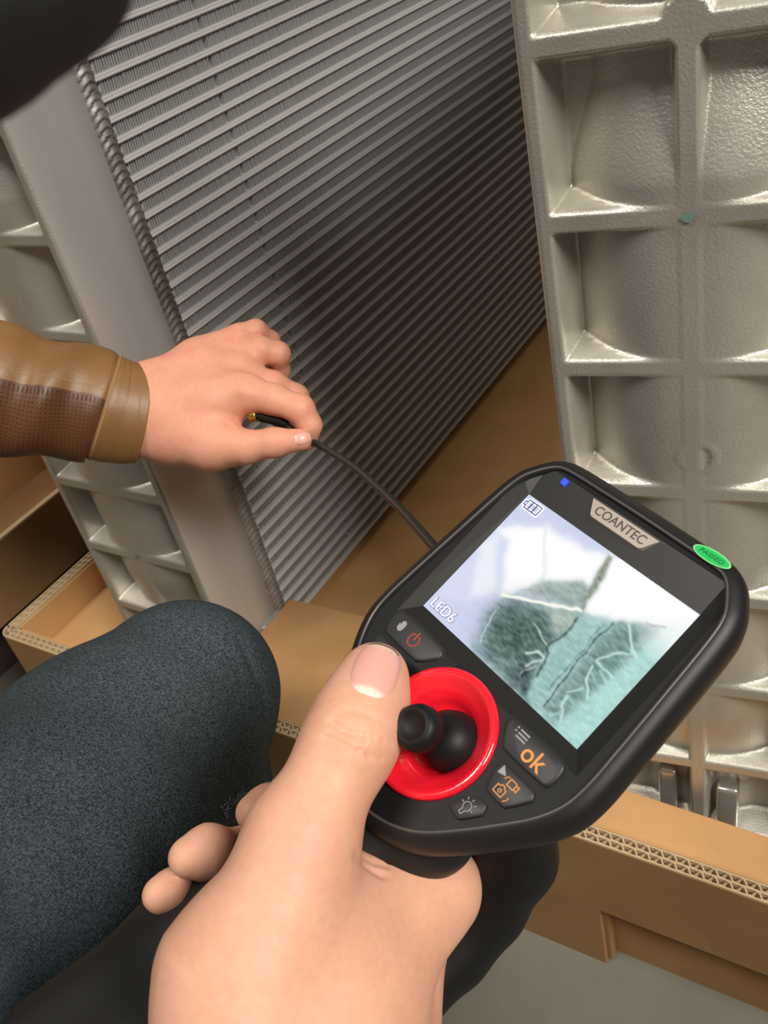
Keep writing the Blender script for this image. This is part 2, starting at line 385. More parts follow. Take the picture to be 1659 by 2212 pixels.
def surface_nets(fn, lo, hi, h):
    n = np.ceil((hi - lo) / h).astype(int) + 1
    st = 6; nc = n // st + 2
    gx, gy, gz = [lo[i] + h * st * np.arange(nc[i]) for i in range(3)]
    G = np.stack(np.meshgrid(gx, gy, gz, indexing='ij'), -1).reshape(-1, 3).astype(np.float32)
    Dc = fn(G).reshape(nc)
    ix = [np.minimum((np.arange(n[i]) + st // 2) // st, nc[i] - 1) for i in range(3)]
    D = Dc[np.ix_(*ix)].astype(np.float32)
    m = np.abs(D) < h * st * 1.15
    I = np.argwhere(m); D[m] = fn((lo + h * I).astype(np.float32))
    S = D < 0
    cs = S[:-1, :-1, :-1].astype(np.int8); 
    cnt = np.zeros([k - 1 for k in n], np.int8)
    for a in (0, 1):
        for b in (0, 1):
            for c in (0, 1): cnt += S[a:n[0] - 1 + a, b:n[1] - 1 + b, c:n[2] - 1 + c]
    cell = np.argwhere((cnt > 0) & (cnt < 8))
    idx = np.full([k - 1 for k in n], -1, np.int32); idx[tuple(cell.T)] = np.arange(len(cell))
    acc = np.zeros((len(cell), 3)); num = np.zeros(len(cell))
    cor = [(a, b, c) for a in (0, 1) for b in (0, 1) for c in (0, 1)]
    for p in cor:
        for q in cor:
            df = np.subtract(q, p)
            if df.sum() == 1 and (df >= 0).all():
                da = D[tuple((cell + p).T)]; db = D[tuple((cell + q).T)]; w = (da < 0) != (db < 0)
                t = np.where(w, da / np.where(w, da - db, 1), 0)
                pt = np.array(p) + t[:, None] * df; acc += pt * w[:, None]; num += w
    V = lo + h * (cell + acc / num[:, None])
    Fs = []
    for ax in range(3):
        o1, o2 = [(1, 2), (2, 0), (0, 1)][ax]
        sl0 = [slice(None)] * 3; sl1 = [slice(None)] * 3; sl0[ax] = slice(0, -1); sl1[ax] = slice(1, None)
        A = S[tuple(sl0)]; B = S[tuple(sl1)]
        E_ = np.argwhere(A != B)
        E_ = E_[(E_[:, o1] > 0) & (E_[:, o2] > 0) & (E_[:, o1] < n[o1] - 1) & (E_[:, o2] < n[o2] - 1)]
        e1 = np.zeros(3, int); e1[o1] = 1; e2 = np.zeros(3, int); e2[o2] = 1
        q = np.stack([idx[tuple((E_ - e1 - e2).T)], idx[tuple((E_ - e2).T)], idx[tuple(E_.T)], idx[tuple((E_ - e1).T)]], 1)
        fl = A[tuple(E_.T)]; q[~fl] = q[~fl][:, ::-1]; Fs.append(q)
    return V, np.concatenate(Fs)
def grad(fn, V, e=0.0004):
    g = np.zeros_like(V)
    for k in range(3):
        d = np.zeros(3); d[k] = e; g[:, k] = fn((V + d).astype(np.float32)) - fn((V - d).astype(np.float32))
    return g / np.maximum(np.linalg.norm(g, axis=1, keepdims=True), 1e-9)
def project(V):
    q = (V - CAM) @ R; return PX + F * q[:, 0] / -q[:, 2], PY - F * q[:, 1] / -q[:, 2]
def seg_dist(x, y, pl):
    d = np.full(len(x), 1e9)
    for (x0, y0), (x1, y1) in zip(pl[:-1], pl[1:]):
        dx, dy = x1 - x0, y1 - y0; t = np.clip(((x - x0) * dx + (y - y0) * dy) / (dx * dx + dy * dy), 0, 1)
        d = np.minimum(d, np.hypot(x - x0 - t * dx, y - y0 - t * dy))
    return d
def raw(name, V, Fq, mat_, parent=None):
    me = bpy.data.meshes.new(name); me.vertices.add(len(V)); me.vertices.foreach_set('co', np.asarray(V, np.float32).ravel())
    me.loops.add(Fq.size); me.loops.foreach_set('vertex_index', np.asarray(Fq, np.int32).ravel())
    me.polygons.add(len(Fq)); me.polygons.foreach_set('loop_start', np.arange(0, Fq.size, Fq.shape[1], dtype=np.int32))
    me.polygons.foreach_set('use_smooth', np.ones(len(Fq), bool)); me.update(calc_edges=True); me.validate()
    me.materials.append(mat_); return link(bpy.data.objects.new(name, me), parent)
def sdf_obj(name, sdf, h, mat_, parent=None, grooves=(), extra=None):
    lo, hi = sdf.bounds(); V, Fq = surface_nets(sdf, lo, hi, h)
    g = grad(sdf, V); V = V - g * sdf(V.astype(np.float32))[:, None] * 0.9
    if grooves:
        x, y = project(V); vd = (CAM - V); vd /= np.linalg.norm(vd, axis=1, keepdims=True); front = np.clip((g * vd).sum(1) * 3, 0, 1)
        for pl, dep, w in grooves: V = V - g * (dep * np.exp(-(seg_dist(x, y, pl) / w) ** 2) * front)[:, None]
    if extra is not None: V = extra(V, g)
    o = raw(name, V, Fq, mat_, parent)
    if parent is not None: o.matrix_parent_inverse = parent.matrix_basis.inverted()
    return o
def hit(fn, px, py, d0=0.15, d1=1.0):
    """first point of the surface along the line of sight"""
    t = d0
    for _ in range(60):
        p = P(px, py, t); s_ = float(fn(p[None].astype(np.float32))[0])
        if s_ < 1e-4: break
        t += s_ * 0.8
    return P(px, py, t), t

# ------------------------------------------------------------------ handheld inspection camera
O_ = np.array([0.04825375, 0.00523326, -0.30923497]); EX = np.array([0.55688085, -0.48008166, 0.67779446])
EY = np.array([-0.70575792, -0.70376345, 0.08138034]); EZ = np.array([-0.43793776, 0.52367796, 0.73073382])
EX /= np.linalg.norm(EX); EZ = EZ - EX * (EZ @ EX); EZ /= np.linalg.norm(EZ); EY = -np.cross(EZ, EX)
def D2W(x, y, z): return CAM + R @ (O_ + (EX * x + EY * y + EZ * z) / 1000)
Rw = np.stack([R @ EX, -(R @ EY), R @ EZ], 1)
DM = Matrix([list(map(float, Rw[i])) + [float(D2W(0, 0, 0)[i])] for i in range(3)] + [[0, 0, 0, 1]])
scope = empty('inspection_camera'); scope.matrix_world = DM
tag(scope, 'black handheld inspection camera with lit screen and red joystick ring', 'inspection camera')
def dv(pts): return [(x / 1000, -y / 1000, z / 1000) for x, y, z in pts]
blk = mat('black_plastic', (0.012, 0.0115, 0.0115), 0.45, spec=.35)
bump(blk, noise(blk, 900, 2), 0.12, 0.0002)
blk2 = mat('black_rubber', (0.007, 0.007, 0.0075), 0.5, spec=.3)
bez = mat('satin_bezel', (0.016, 0.0155, 0.015), 0.40, spec=.4)
red = mat('red_gloss', (0.84, 0.012, 0.030), 0.16); red.node_tree.nodes['Principled BSDF'].inputs['Coat Weight'].default_value = 0.6
def dobj(name, pts, faces, m, parent=None, smooth=False): return obj(name, dv(pts), faces, m, parent or scope, smooth)
def catmull(pts, n=6):
    out = []; N = len(pts)
    for i in range(N):
        p0, p1, p2, p3 = [np.array(pts[(i + k) % N], float) for k in (-1, 0, 1, 2)]
        for t in np.linspace(0, 1, n, endpoint=False):
            out.append(0.5 * ((2 * p1) + (-p0 + p2) * t + (2 * p0 - 5 * p1 + 4 * p2 - p3) * t * t + (-p0 + 3 * p1 - 3 * p2 + p3) * t ** 3))
    return np.array(out)
half = [(37, -13.6), (52, -13.5), (66, -13.2), (71.5, -11.8), (76, -7), (78.6, -2.5), (80, 5), (81.5, 25), (82.8, 45), (83.3, 56), (82.4, 64), (79, 71.5), (74, 78.5), (66, 88.5), (58, 97), (50, 102), (42, 104.6)]
full = half + [(37, 105.2)] + [(74 - x, y) for x, y in half[1:][::-1]]
lip = catmull(full, 4)
def offs(pl, d):
    nx = np.roll(pl, -1, 0) - np.roll(pl, 1, 0); nx /= np.linalg.norm(nx, axis=1, keepdims=True)
    return pl + d * np.stack([nx[:, 1], -nx[:, 0]], 1)
secs = [(-0.3, 2.6), (0.0, 3.9), (0.35, 4.3), (0.7, 4.3), (1.6, 3.95), (3.4, 3.0), (4.8, 0.8), (5.2, -3), (3.6, -9), (0.2, -15), (-9, -23), (-20, -26)]
pts = []; N = len(lip)
for d_, z_ in secs:
    ring_ = offs(lip, d_) if d_ > -5 else np.array([37, 42]) + (lip - np.array([37, 42])) * (1 + d_ / 48)
    for x, y in ring_: pts.append((x, y, z_))
fc = [(a * N + i, a * N + (i + 1) % N, (a + 1) * N + (i + 1) % N, (a + 1) * N + i) for a in range(len(secs) - 1) for i in range(N)]
fc.append(tuple((len(secs) - 1) * N + i for i in range(N)))
o = fix(dobj('body_shell', pts, fc, blk, smooth=True))
lipm = mat('lip_highlight_gloss', (0.07, 0.068, 0.065), 0.28)  # paler bead added along the lip, its grey standing in for the edge highlight
ls = [(-0.05, 4.0), (0.1, 4.42), (0.42, 4.50), (0.75, 4.38), (0.9, 4.1)]
pts = [(x, y, z_) for d_, z_ in ls for x, y in offs(lip, d_)]
fix(dobj('lip_highlight', pts, [(a * N + i, a * N + (i + 1) % N, (a + 1) * N + (i + 1) % N, (a + 1) * N + i) for a in range(len(ls) - 1) for i in range(N)], lipm, smooth=True))
# front plate with openings for screen well and joystick ring
well = [(-6.4, -4.2), (-0.8, -11.9), (72.6, -11.9), (77.6, -4.6), (79.2, 56.2), (-3.6, 57.6)]
RC = (38.4, 75.8)
circ = [(RC[0] + 18.5 * math.cos(a), RC[1] + 18.5 * math.sin(a)) for a in np.linspace(0, 2 * math.pi, 64, endpoint=False)]
bm = bmesh.new()
def loop(pl, z):
    vs_ = [bm.verts.new((x / 1000, -y / 1000, z / 1000)) for x, y in pl]
    return [bm.edges.new((vs_[i], vs_[(i + 1) % len(vs_)])) for i in range(len(vs_))]
ed = loop([tuple(q) for q in offs(lip, -0.2)], 2.8) + loop(well, 2.8) + loop(circ, 2.8)
bmesh.ops.triangle_fill(bm, use_beauty=True, use_dissolve=False, edges=ed)
bmesh.ops.recalc_face_normals(bm, faces=bm.faces)
me = bpy.data.meshes.new('front_plate'); bm.to_mesh(me); bm.free(); me.materials.append(blk2); link(bpy.data.objects.new('front_plate', me), scope)
SCR = [(-.5, -.5), (71.8, -.5), (72.8, 50.6), (.7, 50.6)]
pts = [(x, y, 2.8) for x, y in well] + [(x, y, 0.15) for x, y in ((-.5, -.45), (-.45, -.5), (71.75, -.5), (71.8, -.45), SCR[2], SCR[3])]
fix(dobj('bezel', pts, [(i, (i + 1) % 6, (i + 1) % 6 + 6, i + 6) for i in range(6)], bez))
# screen: the picture it shows is a colour attribute on a fine grid
nu, nv = 300, 212
uu, vv_ = np.meshgrid(np.linspace(0, 1, nu), np.linspace(0, 1, nv))
sx = (SCR[0][0] * (1 - uu) + SCR[1][0] * uu) * (1 - vv_) + (SCR[3][0] * (1 - uu) + SCR[2][0] * uu) * vv_
sy = SCR[0][1] * (1 - vv_) + SCR[3][1] * vv_
px_ = O_[None, None] + (EX * sx[..., None] + EY * sy[..., None]) / 1000
ix_, iy_ = PX + F * px_[..., 0] / -px_[..., 2], PY - F * px_[..., 1] / -px_[..., 2]
def vnoise(x, y, s, seed, ang=0.0, st=1.0):
    r_ = np.random.default_rng(seed); T = r_.random((64, 64)); c_, s_ = math.cos(ang), math.sin(ang)
    X = (x * c_ + y * s_) / (s * st); Y = (-x * s_ + y * c_) / s; a = np.floor(X).astype(int); b = np.floor(Y).astype(int); fx = X - a; fy = Y - b
    fx = fx * fx * (3 - 2 * fx); fy = fy * fy * (3 - 2 * fy); g_ = lambda i, j: T[i % 64, j % 64]
    return (g_(a, b) * (1 - fx) + g_(a + 1, b) * fx) * (1 - fy) + (g_(a, b + 1) * (1 - fx) + g_(a + 1, b + 1) * fx) * fy
def inpoly(x, y, pl, soft):
    ins = np.zeros(x.shape, bool); n = len(pl)
    for i in range(n):
        (x0, y0), (x1, y1) = pl[i], pl[(i + 1) % n]
        c_ = ((y0 > y) != (y1 > y)) & (x < (x1 - x0) * (y - y0) / ((y1 - y0) if y1 != y0 else 1e-9) + x0); ins ^= c_
    d = seg_dist(x.ravel(), y.ravel(), pl + [pl[0]]).reshape(x.shape); d = np.where(ins, -d, d)
    return 1 / (1 + np.exp(d / soft))
def z2(*q): return [(900 + a / 2.514, 1020 + b / 2.514) for a, b in q]
img = np.zeros((nv, nu, 3))
wob = lambda k: (vnoise(ix_, iy_, 16, k) - .5) * 7
X, Y = ix_ + wob(1), iy_ + wob(2)
def put(mask, col): 
    global img; img = img * (1 - mask[..., None]) + np.array(col) / 255.0 * mask[..., None]
img[:] = np.array([206, 214, 240]) / 255
tt = np.clip((X * .55 + Y * .85 - 1720) / 160, 0, 1); put(tt, (176, 205, 205))
put(inpoly(X, Y, z2((440, 300), (700, 290), (930, 420), (1060, 450), (960, 620), (580, 650), (455, 680), (490, 380)), 4), (255, 255, 255))
put(.75 * inpoly(X, Y, z2((350, 380), (450, 330), (430, 650), (280, 690)), 5), (248, 252, 255))
put(.35 * inpoly(X, Y, z2((150, 560), (330, 440), (250, 690), (120, 690)), 6), (235, 240, 255))
put(.35 * (seg_dist(X.ravel(), Y.ravel(), z2((705, 300), (690, 590))).reshape(X.shape) < 4), (215, 225, 235))
put(inpoly(X, Y, z2((1060, 450), (1190, 480), (1525, 780), (1360, 960), (1290, 835), (1080, 815), (890, 760), (980, 620)), 2.5), (255, 255, 255))
put(inpoly(X, Y, z2((330, 960), (370, 830), (440, 720), (560, 690), (870, 790), (830, 880), (720, 960), (690, 1010), (640, 1200), (600, 1240), (440, 1080)), 9), (96, 122, 116))
put(.8 * inpoly(X, Y, z2((430, 820), (520, 760), (680, 880), (640, 980), (500, 960)), 14), (70, 92, 86))
put(.9 * inpoly(X, Y, z2((520, 1120), (590, 1060), (640, 1190), (600, 1240)), 7), (50, 60, 70))
put(inpoly(X, Y, z2((575, 640), (720, 585), (900, 600), (940, 650), (890, 745), (700, 690)), 3), (158, 176, 172))
put(inpoly(X, Y, z2((690, 720), (870, 770), (850, 850), (760, 880)), 4), (170, 186, 176))
put(inpoly(X, Y, z2((1045, 450), (1070, 465), (990, 620), (930, 700), (905, 760), (890, 740), (940, 620)), 2), (140, 148, 132))
put(inpoly(X, Y, z2((880, 790), (1070, 815), (900, 1010), (650, 1290), (590, 1220), (720, 960)), 4), (158, 196, 192))
put(inpoly(X, Y, z2((1070, 820), (1300, 835), (1330, 860), (1170, 1000), (1060, 1110), (880, 1290), (760, 1380), (690, 1290), (900, 1030)), 4), (124, 152, 148))
put(inpoly(X, Y, z2((1340, 850), (1525, 780), (870, 1500), (740, 1390), (900, 1260), (1100, 1090)), 8), (176, 222, 214))
put(np.clip((1 - np.hypot(ix_ - 1490, iy_ - 1345) / 120), 0, 1) ** .6, (255, 255, 255))
for pl, w_, col, a_ in [(((470, 672), (600, 690), (890, 755)), 3.6, (255, 255, 240), 1), (((1065, 820), (930, 960), (690, 1270)), 1.5, (60, 84, 84), .9), (((1000, 850), (860, 1020), (720, 1180)), 1.2, (90, 118, 116), .7),
                        (((870, 800), (800, 890), (700, 940), (720, 980), (660, 1110)), 3, (70, 88, 82), .8), (((345, 930), (370, 850), (430, 760)), 1.3, (205, 225, 220), .9), (((640, 830), (700, 930)), 1.8, (225, 235, 228), .8),
                        (((600, 990), (660, 970), (690, 1010)), 2.5, (225, 238, 232), .9), (((560, 1090), (640, 1060)), 1.8, (200, 215, 208), .8), (((600, 1050), (680, 1020)), 2, (225, 235, 230), .8),
                        (((1150, 830), (1160, 920), (1190, 1010)), 2.6, (215, 240, 238), .9), (((980, 1025), (1070, 990), (1175, 985)), 2.4, (205, 232, 228), .9), (((985, 1035), (1065, 1110)), 3.2, (190, 228, 224), .9),
                        (((930, 1230), (925, 1130), (960, 1060)), 2.6, (205, 235, 232), .95), (((1000, 1080), (1030, 1140)), 3, (190, 225, 222), .7), (((960, 1100), (985, 1160)), 2.2, (170, 210, 208), .7), (((780, 1350), (790, 1270), (820, 1220)), 3, (200, 230, 226), .9), (((820, 1195), (900, 1175)), 2.4, (195, 225, 222), .9),
                        (((720, 1320), (770, 1305)), 4, (165, 205, 200), .9), (((830, 1230), (860, 1280)), 3, (150, 195, 190), .8), (((1350, 845), (1260, 825)), 2, (170, 175, 170), .7), (((540, 1010), (600, 1100)), 2.4, (60, 80, 76), .6)]:
    d = seg_dist(X.ravel(), Y.ravel(), z2(*pl)).reshape(X.shape); put(a_ / (1 + np.exp((d - w_) / .9)), col)
dark = 1 - img.min(-1); amp = np.clip((dark - .15) * 2.2, 0, 1)
tex = (vnoise(ix_, iy_, 3.2, 5, 0.9, 3) - .5) * .16 + (vnoise(ix_, iy_, 7, 6, 0.5, 2) - .5) * .18
img = np.clip(img + (tex * amp)[..., None], 0, 1)
img *= (1 - .02 * ((np.arange(nv)[:, None, None] % 2)))
lin = np.where(img <= .04045, img / 12.92, ((img + .055) / 1.055) ** 2.4)
scr_m = bpy.data.materials.new('lit_screen'); scr_m.use_nodes = True
n_, l_, b_ = nodes(scr_m); at_ = n_.new('ShaderNodeVertexColor'); at_.layer_name = 'picture'
b_.inputs['Base Color'].default_value = (0.01, 0.01, 0.01, 1); b_.inputs['Roughness'].default_value = 0.08; b_.inputs['Specular IOR Level'].default_value = 0.25
l_.new(at_.outputs[0], b_.inputs['Emission Color']); b_.inputs['Emission Strength'].default_value = 1.0
i_ = np.arange(nu * nv).reshape(nv, nu)
Fq = np.stack([i_[:-1, :-1], i_[1:, :-1], i_[1:, 1:], i_[:-1, 1:]], -1).reshape(-1, 4)
so = raw('screen', np.stack([sx / 1000, -sy / 1000, np.full(sx.shape, 0.0001)], -1).reshape(-1, 3), Fq, scr_m, scope)
ca = so.data.color_attributes.new('picture', 'FLOAT_COLOR', 'POINT')
ca.data.foreach_set('color', np.concatenate([lin.reshape(-1, 3), np.ones((nu * nv, 1))], 1).astype(np.float32).ravel()); so['label'] = 'lit screen with a pale teal close-up picture'

def emis(name, col, st=1.0): 
    m = mat(name, col, 0.4); b = m.node_tree.nodes['Principled BSDF']; b.inputs['Emission Color'].default_value = (*col, 1); b.inputs['Emission Strength'].default_value = st; return m
scr_dark = emis('screen_ink', (0.01, 0.02, 0.09), .6); scr_white = emis('screen_white', (0.85, 0.9, 1.0), .9)
def text(name, body, x, y, z, size, m, parent=None, ext=0.00005, off=0.0, wide=1.0, align='CENTER', rot=0.0):
    c = bpy.data.curves.new('t', 'FONT'); c.body = body; c.size = size / 1000; c.extrude = ext; c.offset = off / 1000
    c.align_x = align; c.align_y = 'CENTER'; t = bpy.data.objects.new('t', c); C.objects.link(t)
    bpy.context.view_layer.update(); dg = bpy.context.evaluated_depsgraph_get()
    me = bpy.data.meshes.new_from_object(t.evaluated_get(dg)); bpy.data.objects.remove(t); me.name = name
    me.materials.clear(); me.materials.append(m)
    o = bpy.data.objects.new(name, me); o.matrix_basis = Matrix.Translation((x / 1000, -y / 1000, z / 1000)) @ Matrix.Rotation(rot, 4, 'Z') @ Matrix.Diagonal((wide, 1, 1, 1))
    return link(o, parent or scope)
def strokes(name, polys, z, w, m, parent=None, closed=False):
    """flat printed lines w mm wide"""
    mb = MB()
    for pl in polys:
        pl = list(pl)
        for (x0, y0), (x1, y1) in zip(pl[:-1], pl[1:]):
            L = math.hypot(x1 - x0, y1 - y0) or 1; nx, ny = -(y1 - y0) / L * w / 2, (x1 - x0) / L * w / 2; ex_, ey_ = (x1 - x0) / L * w * .3, (y1 - y0) / L * w * .3
            q = [(x0 + nx - ex_, y0 + ny - ey_), (x0 - nx - ex_, y0 - ny - ey_), (x1 - nx + ex_, y1 - ny + ey_), (x1 + nx + ex_, y1 + ny + ey_)]
            mb.add(dv([(a, b, z) for a, b in q]) + dv([(a, b, z + .08) for a, b in q]), [(0, 1, 2, 3), (7, 6, 5, 4), (0, 4, 5, 1), (1, 5, 6, 2), (2, 6, 7, 3), (3, 7, 4, 0)])
    return fix(mb.obj(name, m, parent or scope))
def arc(cx_, cy_, r, a0, a1, n=14): return [(cx_ + r * math.cos(math.radians(a)), cy_ + r * math.sin(math.radians(a))) for a in np.linspace(a0, a1, n)]
# battery mark and LED6 mark
strokes('battery_mark', [[(1.7, .9), (7.7, .9), (7.7, 4.1), (1.7, 4.1), (1.7, .9)], [(1.7, 1.8), (.8, 1.8), (.8, 3.2), (1.7, 3.2)]], 0.25, 1.15, scr_white)
strokes('battery_mark', [[(1.7, .9), (7.7, .9), (7.7, 4.1), (1.7, 4.1), (1.7, .9)], [(1.7, 1.8), (.8, 1.8), (.8, 3.2), (1.7, 3.2)], [(3.5, 1), (3.5, 4)], [(5.5, 1), (5.5, 4)]], 0.35, .42, scr_dark)
text('led_mark', 'LED6', 7.9, 47.3, 0.25, 5.2, scr_dark, off=0.16, wide=1.0); text('led_mark', 'LED6', 7.9, 47.3, 0.40, 5.2, scr_white, off=-0.04)
# joystick
def lathe(name, prof, c, m, n=72, parent=None, tilt=None):
    pts = []; 
    for r_, z_ in prof:
        for a in np.linspace(0, 2 * math.pi, n, endpoint=False): pts.append((c[0] + r_ * math.cos(a), c[1] + r_ * math.sin(a), c[2] + z_))
    fcs = [(a * n + i, a * n + (i + 1) % n, (a + 1) * n + (i + 1) % n, (a + 1) * n + i) for a in range(len(prof) - 1) for i in range(n)]
    if prof[-1][0] > 0: fcs.append(tuple((len(prof) - 1) * n + i for i in range(n)))
    o = obj(name, dv(pts), fcs, m, parent or scope, True); return fix(o)
lathe('joystick_ring', [(18.4, 0), (20.4, 2.6), (20.3, 3.9), (19.6, 4.5), (18.6, 4.5), (17.6, 3.9), (16.4, 2.9), (14.5, 1.6), (12.5, .3), (11.2, -1.6), (10.2, -3.6), (8.5, -4.2), (1, -4.4)], (*RC, 0), red)
js = lathe('joystick', [(0.01, -9), (5, -8), (8, -5), (9.3, -1), (9.2, 2), (8.2, 5), (6.2, 7.3), (4.0, 8.6), (2.6, 9.0)], (42.2, 74.4, -1.5), blk2)
ax0 = np.array([42.0, 75.0, 3.0]); ax1 = np.array([42.0, 78.0, 18.2]); av = (ax1 - ax0) / np.linalg.norm(ax1 - ax0)
e1 = np.cross(av, [0, 1, 0.]); e1 /= np.linalg.norm(e1); e2 = np.cross(av, e1)
def lathe_ax(name, prof, base, m, n=48, parent=None):
    pts = [tuple(base + av * z_ + (e1 * math.cos(a) + e2 * math.sin(a)) * r_) for r_, z_ in prof for a in np.linspace(0, 2 * math.pi, n, endpoint=False)]
    fcs = [(a * n + i, a * n + (i + 1) % n, (a + 1) * n + (i + 1) % n, (a + 1) * n + i) for a in range(len(prof) - 1) for i in range(n)]
    fcs.append(tuple((len(prof) - 1) * n + i for i in range(n)))
    o = obj(name, dv(pts), fcs, m, parent or scope, True); return fix(o)
lathe_ax('joystick_knob', [(3.2, 0), (3.2, 5), (4.2, 7.5), (6.2, 9.5), (6.9, 12), (6.9, 14.5), (6.2, 16.4), (5.0, 17.2), (4.3, 17.1), (3.6, 16.3), (1.5, 15.9), (.2, 15.8)], ax0, blk2)
# buttons and their prints
btn = mat('button_rubber', (0.026, 0.026, 0.027), 0.45)
grey_i = mat('grey_print', (0.30, 0.30, 0.30), 0.5); org_i = mat('orange_print', (0.80, 0.30, 0.06), 0.5); red_i = mat('red_print', (0.45, 0.05, 0.03), 0.5)
gap_m = mat('button_gap', (0.003, 0.003, 0.003), 0.6)
def button(poly, label=None):
    a = np.array(poly, float); c_ = a.mean(0)
    A2 = np.sum(a[:, 0] * np.roll(a[:, 1], -1) - np.roll(a[:, 0], -1) * a[:, 1])
    if A2 > 0: a = a[::-1]
    r_ = catmull(a, 5) * .35 + np.repeat(a, 5, 0) * 0 + .65 * np.concatenate([a[i] * (1 - t) + a[(i + 1) % len(a)] * t for i in range(len(a)) for t in [np.linspace(0, 1, 5, endpoint=False)[:, None]]])
    n = len(r_); sc = lambda k: c_ + (r_ - c_) * k
    lv = [(1.0, 2.6), (0.99, 3.5), (0.96, 3.95), (0.9, 4.1)]
    pts = [(x, y, z_) for k, z_ in lv for x, y in sc(k)]
    fcs = [(b * n + i, b * n + (i + 1) % n, (b + 1) * n + (i + 1) % n, (b + 1) * n + i) for b in range(len(lv) - 1) for i in range(n)] + [tuple((len(lv) - 1) * n + i for i in range(n))]
    o = fix(dobj('button', pts, fcs, btn, smooth=True))
    g_ = offs(r_, -0.55 if A2 > 0 else -.55) if False else c_ + (r_ - c_) * (1 + 0.9 / np.maximum(np.linalg.norm(r_ - c_, axis=1, keepdims=True), 1))
    dobj('button_gap', [(x, y, 2.86) for x, y in g_], [tuple(range(n))], gap_m, o)
    if label: o['label'] = label
    return o
b1 = button([(-1.8, 56.6), (20.2, 56.4), (22.2, 59.4), (16.4, 65.2), (-.4, 65.4), (-2.4, 61.5)], 'power button with red ring symbol')
strokes('power_mark', [arc(10.6, 60.9, 2.1, -60, 240, 20), [(10.6, 58.0), (10.6, 60.6)]], 4.12, .5, red_i, b1)
hand_i = [(2.2, 61.6), (1.9, 60.0), (2.3, 59.8), (2.6, 60.3), (2.5, 58.7), (2.9, 58.6), (3.2, 58.3), (3.6, 58.3), (4.0, 58.6), (4.4, 58.7), (4.6, 60.4), (4.3, 61.8), (3.3, 62.3)]
v = [(x, y, 4.12) for x, y in hand_i]; dobj('hand_mark', v + [(x, y, 4.2) for x, y, z in v], [tuple(range(13)), tuple(range(13, 26))[::-1]], grey_i, b1)
b2 = button([(54.2, 56.5), (74.8, 56.0), (76.4, 59.8), (75.2, 64.2), (58.4, 64.8), (53.6, 59.0)], 'button printed with orange ok')
text('ok_mark', 'ok', 67.4, 60.9, 4.15, 7.6, org_i, b2, off=.05)
strokes('list_mark', [[(58.9, 57.4 + k * 1.1), (62.3, 57.4 + k * 1.1)] for k in range(3)] + [[(57.6, 57.4 + k * 1.1), (57.9, 57.4 + k * 1.1)] for k in range(2)], 4.12, .5, grey_i, b2)
b3 = button([(61.6, 67.2), (74.0, 67.0), (75.4, 69.4), (71.0, 76.0), (63.4, 76.2), (60.8, 70.0)], 'button with orange camera symbols')
tri = [(63.5, 67.9), (65.4, 70.6), (61.9, 70.8)]
tri = [(62.4, 70.4), (62.6, 67.6), (65.2, 69.6)]
dobj('arrow_mark', [(x, y, 4.15) for x, y in tri] + [(x, y, 4.2) for x, y in tri], [(0, 1, 2), (5, 4, 3)], grey_i, b3)
strokes('camera_mark', [[(65.0, 72.4), (65.9, 72.4), (66.2, 71.8), (67.2, 71.8), (67.5, 72.4), (68.3, 72.4), (68.3, 74.7), (65.0, 74.7), (65.0, 72.4)], arc(66.7, 73.5, .5, 0, 360, 9),
                        [(67.0, 69.0), (69.4, 69.0), (69.4, 71.0), (67.0, 71.0), (67.0, 69.0)], [(69.4, 69.7), (70.5, 69.1), (70.5, 70.9), (69.4, 70.4)], arc(66.6, 70.2, 1.2, 180, 260, 5), arc(68.6, 73.6, 1.6, -10, 60, 5)], 4.12, .28, org_i, b3)
b4 = button([(58.6, 86.6), (60.0, 82.0), (62.2, 79.2), (66.8, 78.8), (67.8, 81.8), (63.4, 87.4)], 'small button with grey light bulb symbol')
strokes('bulb_mark', [arc(63.0, 83.0, 1.35, 120, 430, 14), [(62.3, 84.3), (62.0, 85.4), (63.0, 85.8), (63.4, 84.4)], [(60.6, 82.7), (61.2, 82.8)], [(61.4, 80.9), (61.8, 81.4)], [(63.3, 80.4), (63.2, 81.0)], [(65.0, 81.2), (64.6, 81.6)], [(65.4, 83.2), (64.9, 83.1)]], 4.12, .24, grey_i, b4)
button([(12.4, 67.2), (0, 67.0), (-1.4, 69.4), (3.0, 76.0), (10.6, 76.2), (13.2, 70.0)])
# badge, led, sticker
badge_m = mat('badge_metal', (0.74, 0.64, 0.56), 0.32, 0.7); ink = mat('badge_ink', (0.07, 0.065, 0.06), 0.5)
bd = [(20.7, -11.0), (48.6, -11.0), (45.6, -5.9), (44.6, -5.3), (24.9, -5.3), (23.9, -5.9)]
v, f = prism([(x, -y) for x, y in bd][::-1], 1.5, 3.1, inset=[(34.6 + (x - 34.6) * .985, -(-8.2 + (y + 8.2) * .93)) for x, y in bd][::-1])
bo = obj('badge', [(x / 1000, y / 1000, z / 1000) for x, y, z in v], f, badge_m, scope); bo['label'] = 'pale metal name badge'
text('badge_lettering', 'COANTEC', 34.7, -8.2, 3.18, 4.3, ink, bo, off=.03, wide=1.0)
led_m = emis('blue_led', (0.01, 0.03, 1.0), 3.0); lo_ = [(7.0, -11.2), (9.4, -11.0), (9.2, -8.9), (7.0, -9.2)]
v, f = prism([(x, -y) for x, y in lo_][::-1], 2.0, 2.75); obj('indicator_light', [(x / 1000, y / 1000, z / 1000) for x, y, z in v], f, led_m, scope)['label'] = 'glowing blue indicator light'
grn = mat('green_sticker', (0.02, 0.48, 0.10), 0.35); grn_d = mat('green_sticker_ink', (0.01, 0.16, 0.05), 0.5); grn_l = mat('green_sticker_rim', (0.25, 0.75, 0.30), 0.35)
